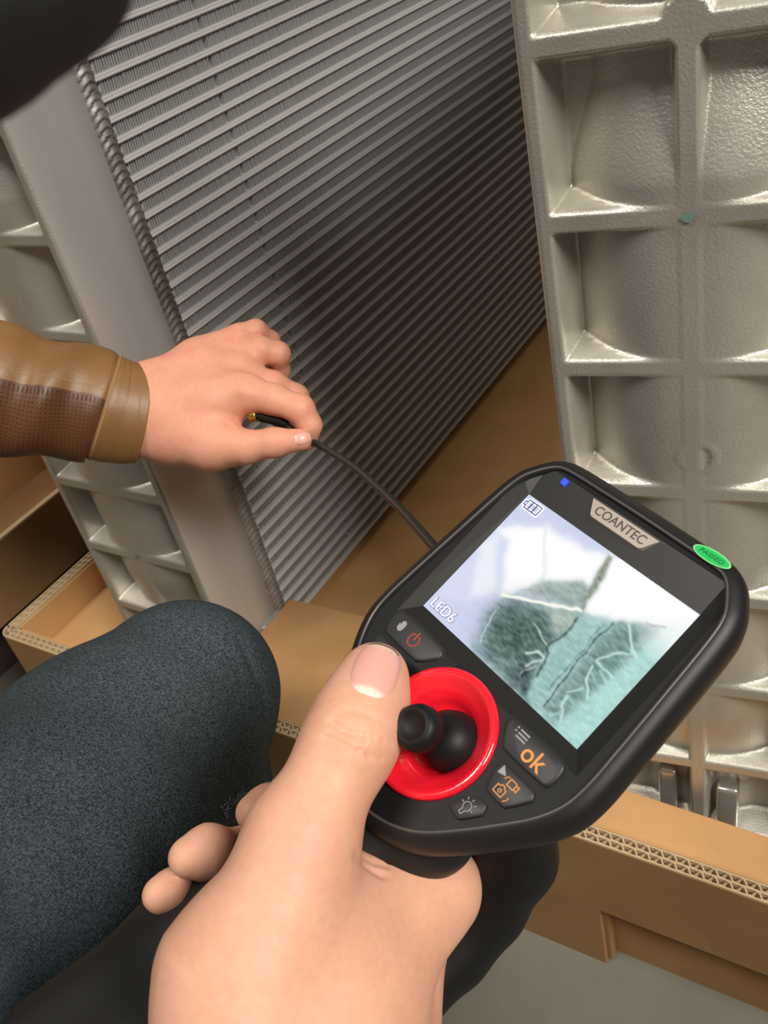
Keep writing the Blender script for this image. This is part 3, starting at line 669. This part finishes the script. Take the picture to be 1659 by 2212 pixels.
sc0 = np.array([64.2, -15.4, 4.05]); st = -0.42
def stk(u, v, h_): y = v; return (sc0[0] + u, sc0[1] + y * math.cos(st), sc0[2] + y * math.sin(-st) * 1.0 + h_)
for nm, r1, r2, m_, h_ in (('sticker', 6.4, 2.6, grn_l, .05), ('sticker_field', 5.9, 2.2, grn, .12)):
    ring_ = [stk(r1 * math.cos(a), r2 * math.sin(a), h_) for a in np.linspace(0, 2 * math.pi, 40, endpoint=False)]
    dobj(nm, ring_, [tuple(range(40))[::-1]], m_)
t_ = text('sticker_lettering', 'PASSED', 0, 0, 0, 2.3, grn_d, None, off=.02, wide=1.1)
q0 = dv([stk(0, 0, .2)])[0]; t_.matrix_basis = Matrix.Translation(q0) @ Matrix.Rotation(st, 4, 'X') @ Matrix.Diagonal((1.1, 1, 1, 1))
# grip and guard, moulded under the head
def dchain(s, pts, grp=None, flat=None, f=1.0):
    q = [(D2W(x, y, z), r / 1000) for x, y, z, r in pts]
    pr = [s.prim(q[i][0], q[i + 1][0], q[i][1], q[i + 1][1], flat, f) for i in range(len(q) - 1)]
    s.core += pr
g = Sdf(kc=0.012); zn = R @ EZ
dchain(g, [(37, 100, -17, 17), (35, 112, -17, 17), (32, 145, -20, 17), (29, 185, -21, 18), (26, 235, -19, 19)], flat=zn, f=0.85)
dchain(g, [(24, 118, -19, 13), (17, 150, -20, 14), (10, 185, -20, 15), (1, 240, -19, 16)], flat=zn, f=0.8)
dchain(g, [(52, 97, -17, 11), (22, 97, -17, 11)])
grip = sdf_obj('handle', g, 0.0018, blk); grip.parent = scope; grip.matrix_parent_inverse = DM.inverted()
g = Sdf(kc=0.010)
g.chain([(1130, 1750, .300, .0125), (1110, 1850, .315, .0125), (1050, 1955, .322, .0118), (975, 2050, .322, .0112), (880, 2140, .318, .0110), (760, 2225, .31, .0115), (560, 2330, .30, .013)], flat=R @ np.array([0, 0, 1.0]), f=1.1)
gd = sdf_obj('hand_guard', g, 0.0018, blk2); gd.parent = scope; gd.matrix_parent_inverse = DM.inverted()
# probe cable
def tube_pts(pts, r, n=12, sub=10):
    pts = [np.array(p, float) for p in pts]; path = []
    for i in range(len(pts) - 1):
        p0 = pts[max(i - 1, 0)]; p1 = pts[i]; p2 = pts[i + 1]; p3 = pts[min(i + 2, len(pts) - 1)]
        for t in np.linspace(0, 1, sub, endpoint=False): path.append(0.5 * ((2 * p1) + (-p0 + p2) * t + (2 * p0 - 5 * p1 + 4 * p2 - p3) * t * t + (-p0 + 3 * p1 - 3 * p2 + p3) * t ** 3))
    path.append(pts[-1]); V = []; up = np.array([0.3, .2, 1.0])
    for i, p in enumerate(path):
        t = path[min(i + 1, len(path) - 1)] - path[max(i - 1, 0)]; t /= np.linalg.norm(t); a = np.cross(t, up); a /= np.linalg.norm(a); b = np.cross(t, a)
        rr = r(i / (len(path) - 1)) if callable(r) else r
        for k in range(n): V.append(p + rr * (a * math.cos(2 * math.pi * k / n) + b * math.sin(2 * math.pi * k / n)))
    m = len(path); Fq = [(i * n + k, i * n + (k + 1) % n, (i + 1) * n + (k + 1) % n, (i + 1) * n + k) for i in range(m - 1) for k in range(n)] + [tuple(range(n))[::-1], tuple((m - 1) * n + k for k in range(n))]
    return V, Fq
cab = mat('cable_rubber', (0.025, 0.025, 0.02), 0.38); bump(cab, noise(cab, 500, 2), .15, .0003)
V, Fq = tube_pts([P(578, 902, .612), P(610, 915, .612), P(660, 946, .610), P(700, 968, .598), P(760, 1005, .565), P(820, 1056, .515), P(870, 1105, .465), P(915, 1155, .42), P(950, 1195, .385), P(990, 1235, .345)], 0.0023, 14)
co = fix(obj('probe_cable', V, Fq, cab, None, True)); co.parent = scope; co.matrix_parent_inverse = DM.inverted(); co['label'] = 'thin black probe cable running to the left hand'
V, Fq = tube_pts([P(548, 898, .612), P(565, 899, .612), P(600, 908, .612), P(622, 918, .612)], lambda t: .0028 + .0012 * (t > .25), 14)
co = fix(obj('cable_sleeve', V, Fq, blk2, None, True)); co.parent = scope; co.matrix_parent_inverse = DM.inverted()
brass = mat('brass', (0.55, 0.36, 0.08), 0.3, 0.9)
V, Fq = tube_pts([P(540, 898, .6125), P(554, 897, .612)], .0046, 16, 4)
co = fix(obj('brass_collar', V, Fq, brass, None, True)); co.parent = scope; co.matrix_parent_inverse = DM.inverted()

# ------------------------------------------------------------------ skin, cloth
def skin_mat(name, c0, c1, c2):
    m = mat(name, rough=0.52, spec=0.35)
    n, l, b = nodes(m)
    a = noise(m, 38, 3); r_ = ramp(m, a, [(0.3, c0), (0.52, c1), (0.75, c2)])
    fine = ramp(m, noise(m, 420, 3), [(0.35, (0.93, 0.90, 0.88)), (0.6, (1, 1, 1))])
    mx = n.new('ShaderNodeMix'); mx.data_type = 'RGBA'; mx.blend_type = 'MULTIPLY'; mx.inputs[0].default_value = 0.6
    l.new(r_, mx.inputs[6]); l.new(fine, mx.inputs[7]); l.new(mx.outputs[2], b.inputs['Base Color'])
    b.inputs['Subsurface Weight'].default_value = 0.12; b.inputs['Subsurface Radius'].default_value = (1.0, 0.35, 0.2); b.inputs['Subsurface Scale'].default_value = 0.004
    bump(m, noise(m, 900, 3), 0.18, 0.0003); bump(m, noise(m, 160, 3, stretch=(1, .5, 1)), 0.12, 0.0008)
    return m
skin = skin_mat('skin', (0.69, 0.35, 0.235), (0.74, 0.40, 0.275), (0.73, 0.35, 0.25))
skin2 = skin_mat('skin_ruddy', (0.68, 0.31, 0.20), (0.74, 0.345, 0.235), (0.72, 0.28, 0.20))
nail_m = mat('nail', rough=0.3, spec=0.5)
n_, l_, b_ = nodes(nail_m); vc = n_.new('ShaderNodeVertexColor'); vc.layer_name = 'tint'; l_.new(vc.outputs[0], b_.inputs['Base Color'])
def nail(name, fn, c, axis, w, L, dist, parent, cols, d0):
    """curved plate that follows the fingertip; c, axis, w, L in photograph pixels at the fingertip's distance"""
    ax = np.array(axis, float); ax /= np.linalg.norm(ax); sd = np.array([-ax[1], ax[0]])
    nr, na = 12, 40; V = []; cl = []
    cq, cd_ = hit(fn, c[0], c[1], d0)
    g0 = grad(fn, cq[None])[0]
    for a_ in range(nr + 1):
        for b in range(na):
            th = 2 * math.pi * b / na; r_ = a_ / nr; ct, st_ = math.cos(th), math.sin(th); e = 2 / 2.7
            u = r_ * np.sign(ct) * abs(ct) ** e; v = r_ * np.sign(st_) * abs(st_) ** e
            wv = w * (1 - .06 * v)
            x = c[0] + sd[0] * u * wv + ax[0] * v * L; y = c[1] + sd[1] * u * wv + ax[1] * v * L
            q, t = hit(fn, x, y, d0)
            if np.linalg.norm(q - cq) > .02: q = cq.copy()
            gq = grad(fn, q[None])[0]
            lift = dist * (1 - r_ ** 6) - .0003 * (r_ ** 10) + .0004 * max(v - .6, 0)
            V.append(q + gq * lift)
            pink, lun, tip = [np.array(k) for k in cols]
            edge = v + .10 * u * u
            k1 = np.clip((-v - .62 + .25 * (1 - u * u) * 0 - .35 * abs(u) ** 2) / .10, 0, 1); k2 = np.clip((edge - .70) / .08, 0, 1)
            col = pink * (1 - .10 * abs(u)) ; col = col * (1 - k1) + lun * k1; col = col * (1 - k2) + tip * k2; cl.append([*col, 1])
    Fq = np.array([(a_ * na + b, a_ * na + (b + 1) % na, (a_ + 1) * na + (b + 1) % na, (a_ + 1) * na + b) for a_ in range(nr) for b in range(na)])
    o = raw(name, np.array(V), Fq, nail_m, parent); at = o.data.color_attributes.new('tint', 'FLOAT_COLOR', 'POINT')
    at.data.foreach_set('color', np.array(cl[:len(o.data.vertices)], np.float32).ravel())
    fix(o); o.matrix_parent_inverse = parent.matrix_basis.inverted(); o['label'] = 'pink ' + name.replace('_', ' ')
    return o

# person holding the inspection camera
man = empty('person', tuple(P(430, 2000, .74) * np.array([1, 1, 0])))
tag(man, 'person in dark blue jeans, bare right hand gripping the inspection camera', 'person')
h = Sdf(kc=0.013, kg=0.006)
h.chain([(652, 1815, .256, .0122), (604, 1960, .252, .0142), (527, 2110, .250, .0205), (520, 2420, .240, .026)])
h.chain([(640, 2420, .243, .026), (735, 2160, .262, .0205), (930, 1925, .287, .0125)])
h.chain([(690, 1935, .266, .0118), (925, 1918, .288, .0118)])
h.chain([(700, 2420, .25, .027), (800, 2190, .290, .018), (878, 2010, .305, .0138)])
h.chain([(740, 2430, .27, .026), (800, 2240, .305, .018), (822, 2110, .318, .0145)])
h.chain([(640, 2080, .263, .0235)])
h.chain([(660, 2250, .262, .0260)])
h.chain([(656, 1795, .257, .0122), (756, 1602, .267, .0104), (790, 1520, .276, .0088), (811, 1455, .2835, .0086)])
h.groups.append([h.prim(P(940, 1912, .290), P(958, 1905, .306), .0115, .0112), h.prim(P(958, 1905, .306), P(880, 1880, .338), .0112, .0100), h.prim(P(880, 1880, .338), P(680, 1800, .336), .0095, .0082), h.prim(P(680, 1800, .336), P(578, 1748, .306), .0080, .0074), h.prim(P(578, 1748, .306), P(545, 1756, .302), .0074, .0054)])
h.groups.append([h.prim(P(885, 2000, .306), P(880, 2010, .330), .0125, .0110), h.prim(P(880, 2010, .330), P(700, 1920, .348), .0105, .0090), h.prim(P(700, 1920, .348), P(530, 1845, .318), .0088, .0086), h.prim(P(530, 1845, .318), P(448, 1842, .300), .0084, .0083), h.prim(P(448, 1842, .300), P(404, 1852, .297), .0083, .0060)])
h.groups.append([h.prim(P(830, 2100, .318), P(780, 2090, .345), .0125, .0105), h.prim(P(780, 2090, .345), P(560, 1990, .350), .0100, .0088), h.prim(P(560, 1990, .350), P(420, 1935, .322), .0082, .0072), h.prim(P(420, 1930, .318), P(370, 1928, .300), .0074, .0068), h.prim(P(370, 1928, .300), P(342, 1934, .297), .0068, .0050)])
h.groups.append([h.prim(P(760, 2200, .32), P(700, 2180, .345), .012, .0095), h.prim(P(700, 2180, .345), P(500, 2080, .345), .009, .0075), h.prim(P(500, 2080, .345), P(430, 2060, .335), .007, .006)])
grv = [([(722, 1540), (760, 1533), (800, 1545), (838, 1566)], 0.00057, 3), ([(712, 1562), (742, 1577), (775, 1584), (812, 1594), (840, 1612)], 0.00108, 3.2), ([(716, 1552), (735, 1570), (765, 1590), (790, 1600)], 0.00079, 3),
       ([(700, 1590), (728, 1603), (765, 1622), (800, 1633), (824, 1640)], 0.00093, 3.2), ([(735, 1562), (752, 1560), (770, 1572)], 0.00057, 2.5),
       ([(767, 1850), (790, 1868), (815, 1885), (832, 1892)], 0.00101, 6), ([(775, 1845), (805, 1862), (838, 1870)], 0.00072, 5)]
hand = sdf_obj('hand', h, 0.0011, skin, man, grv); hand['label'] = 'bare right hand, thumb up, fingers wrapped under the grip'
nail('thumbnail', h, (813, 1447), (.33, -.94), 54, 61, .00045, man, [(0.80, 0.40, 0.34), (0.90, 0.66, 0.58), (0.80, 0.60, 0.44)], .2)

# jeans: bent knee seen from above
denim = mat('denim', rough=0.85, spec=0.15)
n_, l_, b_ = nodes(denim)
tcn = n_.new('ShaderNodeTexCoord'); mp = n_.new('ShaderNodeMapping'); mp.inputs['Rotation'].default_value = (0.5, 0.3, 0.7); l_.new(tcn.outputs['Object'], mp.inputs[0])
def wave(ang, scale, dist=3.0, dsc=40):
    w_ = n_.new('ShaderNodeTexWave'); m2 = n_.new('ShaderNodeMapping'); m2.inputs['Rotation'].default_value = ang; l_.new(tcn.outputs['Object'], m2.inputs[0])
    w_.inputs['Scale'].default_value = scale; w_.inputs['Distortion'].default_value = dist; w_.inputs['Detail'].default_value = 3; w_.inputs['Detail Scale'].default_value = dsc; l_.new(m2.outputs[0], w_.inputs['Vector']); return w_.outputs['Fac']
wa = wave((0.2, 0.5, 1.2), 210, 5, 2.5); wb = wave((1.2, 0.2, -0.4), 260, 6, 3)
mxn = n_.new('ShaderNodeMath'); mxn.operation = 'MULTIPLY'; l_.new(wa, mxn.inputs[0]); l_.new(wb, mxn.inputs[1])
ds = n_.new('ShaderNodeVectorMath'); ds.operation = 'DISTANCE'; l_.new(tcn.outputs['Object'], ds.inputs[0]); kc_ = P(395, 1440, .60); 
grain_a = noise(denim, 1500, 2, stretch=(1, .35, .6)); grain_b = noise(denim, 1500, 2, stretch=(.35, 1, .6))
mg = n_.new('ShaderNodeMath'); mg.operation = 'MAXIMUM'; l_.new(grain_a, mg.inputs[0]); l_.new(grain_b, mg.inputs[1]); grain = mg.outputs[0]
base_c = ramp(denim, noise(denim, 30, 4), [(0.3, (0.010, 0.015, 0.021)), (0.7, (0.020, 0.029, 0.037))])
knee_highlight = ramp(denim, grain, [(0.45, (0.012, 0.020, 0.026)), (0.72, (0.16, 0.215, 0.23))])  # highlight on the knee top, painted in as lighter denim grain
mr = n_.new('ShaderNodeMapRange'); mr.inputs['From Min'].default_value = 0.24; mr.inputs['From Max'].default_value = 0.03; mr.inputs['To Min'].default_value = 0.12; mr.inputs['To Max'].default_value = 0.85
l_.new(ds.outputs['Value'], mr.inputs[0]); mxc = n_.new('ShaderNodeMix'); mxc.data_type = 'RGBA'; l_.new(mr.outputs[0], mxc.inputs[0]); l_.new(base_c, mxc.inputs[6]); l_.new(knee_highlight, mxc.inputs[7]); l_.new(mxc.outputs[2], b_.inputs['Base Color'])
bump(denim, mxn.outputs[0], 0.4, 0.0005); bump(denim, grain, 0.6, 0.0006)
j = Sdf(kc=0.03)
j.chain([(400, 1495, .655, .0600), (262, 1685, .60, .0855), (105, 1960, .50, .0945), (-80, 2350, .42, .100)])
j.chain([(405, 1505, .66, .0580), (440, 1760, .71, .050), (452, 2000, .74, .050)])
j.chain([(300, 1900, .60, .075), (150, 2300, .52, .09)])
knee = P(400, 1490, .66)
def folds(V, g):
    x, y = project(V)
    f = .0016 * np.sin((x * .8 + y * .35) * .045 + 1.2 * np.sin(y * .012)) * np.clip((y - 1750) / 250, 0, 1) * np.clip(1 - abs(x - 250) / 500, 0, 1)
    f += .0010 * np.sin((x * .55 - y * .8) * .022 + np.sin(x * .02)) * np.clip((y - 1500) / 250, 0, 1)
    f += -.0022 * np.exp(-(seg_dist(x, y, [(520, 1380), (572, 1500), (592, 1640), (590, 1760)]) / 7) ** 2)
    return V + g * f[:, None]
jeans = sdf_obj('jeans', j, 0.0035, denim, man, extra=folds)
n_.active = None
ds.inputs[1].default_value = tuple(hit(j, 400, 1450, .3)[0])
# frayed tear beside the fingertips
fr = mat('frayed_thread', (0.20, 0.25, 0.31), 0.9); mb = MB()
for k in range(90):
    t = rng.random(); x = 478 + 110 * t + rng.normal(0, 3); y = 1760 - 70 * t ** .6 + rng.normal(0, 4)
    q, _ = hit(j, x, y, .3); gq = grad(j, q[None])[0]; dd = rng.normal(0, 1, 3); dd -= gq * (dd @ gq) * .6; dd /= np.linalg.norm(dd)
    a = q + gq * .0005; b = a + dd * .0028 + gq * .0008; s_ = np.cross(dd, gq) * .00035
    mb.add([tuple(a - s_), tuple(a + s_), tuple(b + s_), tuple(b - s_), tuple(a + gq * .0004), tuple(b + gq * .0004)], [(0, 1, 2, 3), (0, 3, 5, 4), (1, 4, 5, 2)])
fo = mb.obj('frayed_tear', fr, man); fo.matrix_parent_inverse = man.matrix_basis.inverted(); tag(fo, kind='stuff')

# second person: left hand holding the probe, leather sleeve, dark hair at the picture's corner
p2 = empty('person', tuple(P(-200, 850, .60) * np.array([1, 1, 0])))
tag(p2, 'person in brown leather jacket reaching in from the left, pinching the black cable', 'person')
h2 = Sdf(kc=0.011, kg=0.006); mm = .0315
h2.chain([(200, 862, .617, .0235), (300, 865, .622, .0210), (360, 868, .625, .0215)], flat=R @ np.array([0, 0, 1.]), f=.85)
h2.chain([(300, 920, .622, .0200), (370, 925, .622, .0215), (430, 935, .620, .0205)], flat=R @ np.array([0, 0, 1.]), f=.85)
h2.chain([(360, 850, .628, .0205), (440, 815, .632, .0195), (520, 800, .634, .0140)])   # ring / middle metacarpals
h2.chain([(350, 835, .630, .0150), (430, 780, .640, .0125), (505, 742, .642, .0100)])   # little finger side
h2.chain([(360, 890, .622, .0200), (450, 870, .618, .0190), (530, 850, .612, .0130)])   # index metacarpal
h2.chain([(390, 930, .618, .0180), (455, 958, .612, .0150), (500, 965, .608, .0118)])   # thumb base
h2.chain([(455, 905, .622, .0150)])
T2 = lambda L: [h2.prim(P(*L[i][:3]), P(*L[i + 1][:3]), L[i][3], L[i + 1][3]) for i in range(len(L) - 1)]
h2.groups.append(T2([(480, 958, .609, .0128), (530, 966, .603, .0106), (592, 956, .598, .0092), (650, 950, .595, .0070)]))   # thumb
h2.groups.append(T2([(525, 848, .612, .0120), (590, 862, .606, .0098), (648, 884, .604, .0092), (668, 918, .607, .0078), (664, 950, .612, .0066)]))   # index
h2.groups.append(T2([(515, 812, .630, .0115), (590, 832, .634, .0092), (640, 858, .640, .0084), (645, 900, .646, .0072), (610, 925, .640, .0066)]))   # middle
h2.groups.append(T2([(505, 770, .638, .0110), (565, 757, .636, .0090), (601, 764, .638, .0078), (604, 800, .650, .0068), (580, 840, .655, .0062)]))   # ring
h2.groups.append(T2([(470, 752, .642, .0100), (520, 725, .642, .0078), (553, 714, .645, .0072), (585, 735, .655, .0060), (575, 775, .658, .0056)]))   # little
grv2 = [([(572, 940), (578, 955), (574, 972)], .0003, 2.2), ([(582, 938), (588, 955), (584, 972)], .00022, 2.2), ([(598, 790), (575, 800)], .0004, 3), ([(500, 905), (515, 915), (520, 925)], .0006, 3),
        ([(488, 912), (505, 925)], .0005, 3), ([(505, 893), (522, 908)], .0005, 3), ([(648, 862), (658, 872)], .0002, 2.2), ([(430, 790), (500, 765)], -.0006, 9), ([(430, 835), (520, 805)], -.0007, 10), ([(440, 812), (515, 782)], .0005, 7), ([(520, 845), (545, 850)], -.0008, 12)]
hand2 = sdf_obj('hand', h2, 0.0014, skin2, p2, grv2); hand2['label'] = 'left hand with thumb and index finger closed on the cable'
nail('thumbnail', h2, (654, 947), (.95, -.15), 14, 19, .0004, p2, [(0.80, 0.42, 0.34), (0.86, 0.60, 0.5), (0.86, 0.62, 0.52)], .5)

# leather sleeve with cuff, seam and stitching
def leather(name, c0, c1, holes=False):
    m = mat(name, rough=0.42, spec=0.4); tocol(m, ramp(m, noise(m, 22, 5), [(0.3, c0), (0.7, c1)])); bump(m, noise(m, 420, 3), 0.2, 0.0004); bump(m, noise(m, 30, 3), 0.25, 0.003)
    if holes:
        n, l, b = nodes(m); uv = n.new('ShaderNodeUVMap'); vo = n.new('ShaderNodeTexVoronoi'); vo.voronoi_dimensions = '2D'; vo.inputs['Randomness'].default_value = 0.0; vo.inputs['Scale'].default_value = 1.0
        l.new(uv.outputs[0], vo.inputs['Vector']); r_ = n.new('ShaderNodeValToRGB'); l.new(vo.outputs['Distance'], r_.inputs[0]); r_.color_ramp.elements[0].position = .13; r_.color_ramp.elements[1].position = .20
        mx = n.new('ShaderNodeMix'); mx.data_type = 'RGBA'; mx.blend_type = 'MULTIPLY'; mx.inputs[0].default_value = 0.8; src = b.inputs['Base Color'].links[0].from_socket
        l.new(src, mx.inputs[6]); l.new(r_.outputs[0], mx.inputs[7]); l.new(mx.outputs[2], b.inputs['Base Color']); bump(m, r_.outputs[0], 0.5, 0.0005)
    return m
le_t = leather('tan_leather', (0.19, 0.092, 0.030), (0.26, 0.130, 0.047)); le_d = leather('perforated_brown_leather', (0.085, 0.030, 0.012), (0.12, 0.045, 0.018), True)
ctr = [(-260, 800, .575, 152), (-120, 822, .585, 148), (0, 842, .595, 142), (70, 856, .602, 134), (140, 866, .608, 127), (205, 874, .613, 121), (240, 885, .616, 116), (262, 890, .618, 113), (288, 893, .620, 110), (306, 896, .621, 107)]
nS, nA = 90, 96; fwd = R @ np.array([0, 0, 1.0])
cp = np.array([[*P(x, y, d), r * d / F] for x, y, d, r in ctr]); ti = np.linspace(0, len(ctr) - 1, nS)
cpi = np.stack([np.interp(ti, range(len(ctr)), cp[:, k]) for k in range(4)], 1)
k_ = np.array([1, 2, 3, 2, 1.]); k_ /= k_.sum()
for c in range(4): cpi[2:-2, c] = np.convolve(cpi[:, c], k_, 'valid')
V = []; 
for i in range(nS):
    c = cpi[i, :3]; r_ = cpi[i, 3]; t = cpi[min(i + 1, nS - 1), :3] - cpi[max(i - 1, 0), :3]; t /= np.linalg.norm(t)
    b = np.cross(t, fwd); b /= np.linalg.norm(b); a = np.cross(b, t)     # a towards the lens, b downwards / upwards
    for kx in range(nA):
        th = 2 * math.pi * kx / nA; s_ = i / nS
        wr = .0022 * math.sin(i * .42 + 2.2 * math.sin(th)) * (1 - s_) ** .5 * (.5 + .5 * math.sin(th * 2 + 1)) + .0018 * math.sin(i * .23 + th * 2)
        seam = -.0012 * math.exp(-((ti[i] - 5.45) / .08) ** 2)
        rr = r_ + wr * np.clip(6.0 - ti[i], 0, 1) + seam
        bow = .006 * math.cos(th) * (ti[i] / 9) ** 3
        V.append(c + (a * math.cos(th) * .72 + b * math.sin(th)) * rr + t * bow)
V = np.array(V); thick = .0022
Vi = V.reshape(nS, nA, 3)[-12:] ; cc = cpi[-12:, None, :3]; Vi = cc + (Vi - cc) * (1 - thick / np.linalg.norm(Vi - cc, axis=2, keepdims=True))
base = nS * nA; Vall = np.concatenate([V, Vi[::-1].reshape(-1, 3)])
def quads(lo_, hi_, ks): return [(a_ * nA + k, a_ * nA + (k + 1) % nA, (a_ + 1) * nA + (k + 1) % nA, (a_ + 1) * nA + k) for a_ in range(lo_, hi_) for k in ks]
sgn = 1 if (R.T @ np.cross((cpi[5, :3] - cpi[4, :3]), fwd))[1] > 0 else -1   # +1: angle 90 deg is up in the picture
cut = int(np.argmin(abs(ti - 5.45))); split = 1.5 if sgn > 0 else 0
def isup(k):
    th = 2 * math.pi * (k + .5) / nA; up = math.sin(th) * sgn; return up > 0.16 or math.cos(th) < -.5
up_k = [k for k in range(nA) if isup(k)]; lo_k = [k for k in range(nA) if not isup(k)]
def sleeve_part(name, Fq, m, parent, label=None):
    used = sorted({i for f in Fq for i in f}); mpx = {u: i for i, u in enumerate(used)}
    o = obj(name, Vall[used], [tuple(mpx[i] for i in f) for f in Fq], m, parent, True)
    uvl = o.data.uv_layers.new(name='UVMap'); co_ = np.zeros((len(o.data.loops), 2)); vi = np.zeros(len(o.data.loops), np.int32); o.data.loops.foreach_get('vertex_index', vi)
    ua = np.array(used)[vi]; co_[:, 0] = (ua // nA) * .75; co_[:, 1] = (ua % nA) * .95; uvl.data.foreach_set('uv', co_.ravel())
    fix(o); o.matrix_parent_inverse = p2.matrix_basis.inverted() if parent is p2 else Matrix.Identity(4)
    if label: o['label'] = label
    return o
sl = sleeve_part('sleeve', quads(0, cut, up_k), le_t, p2, 'smooth tan upper panel of the leather sleeve')
sleeve_part('sleeve_panel', quads(0, cut, lo_k), le_d, p2, 'dark brown perforated leather panel')
cuff = sleeve_part('cuff', quads(cut, nS + 12 - 1, range(nA)), le_t, p2, 'plain tan leather cuff')
st_m = mat('stitch_thread', (0.50, 0.33, 0.16), .7); mb = MB()
def stitch(ia, ka, ib, kb):
    g_ = lambda i, k: (lambda i0, k0, fi, fk: (V[(i0) * nA + k0 % nA] * (1 - fk) + V[i0 * nA + (k0 + 1) % nA] * fk) * (1 - fi) + (V[min(i0 + 1, nS - 1) * nA + k0 % nA] * (1 - fk) + V[min(i0 + 1, nS - 1) * nA + (k0 + 1) % nA] * fk) * fi)(int(i), int(math.floor(k)), i - int(i), k - math.floor(k))
    a_ = g_(ia, ka); b2_ = g_(ib, kb); c_ = cpi[int(ia), :3]; nn_ = (a_ - c_) / np.linalg.norm(a_ - c_); s_ = np.cross(b2_ - a_, nn_); s_ /= np.linalg.norm(s_); s_ *= .00055; u_ = nn_ * .0008
    mb.add([tuple(q) for q in (a_ - s_, a_ + s_, b2_ + s_, b2_ - s_, a_ + u_, b2_ + u_)], [(0, 1, 5, 4)[:4] if 0 else (1, 2, 5, 4), (0, 4, 5, 3)])
for k in np.arange(0, nA, .62): stitch(cut + 1.6, k, cut + 1.6, k + .36)
kk = [k for k in range(nA) if isup(k) != isup((k + 1) % nA)]
for k0 in kk:
    dk = 2.2 if isup(k0) is False else -1.4
    for i in np.arange(0, cut - 1, .55): stitch(i, k0 + dk, i + .32, k0 + dk)
so_ = mb.obj('stitching', st_m, p2); so_.matrix_parent_inverse = p2.matrix_basis.inverted(); tag(so_, kind='stuff')
# dark hair close to the lens
hair_m = mat('dark_hair', (0.006, 0.0055, 0.006), 0.6); bump(hair_m, noise(hair_m, 300, 3), .4, .0006)
hr = Sdf(kc=.005)
hr.chain([(150, -50, .075, .0040), (110, -60, .075, .0050), (-60, -60, .075, .0080)]); hr.chain([(50, 20, .075, .0034), (-80, 60, .075, .0058)]); hr.chain([(-120, 0, .073, .008), (-600, -300, .08, .03)])
ho = sdf_obj('hair', hr, .0012, hair_m, p2); ho['label'] = 'dark out-of-focus hair at the picture corner'
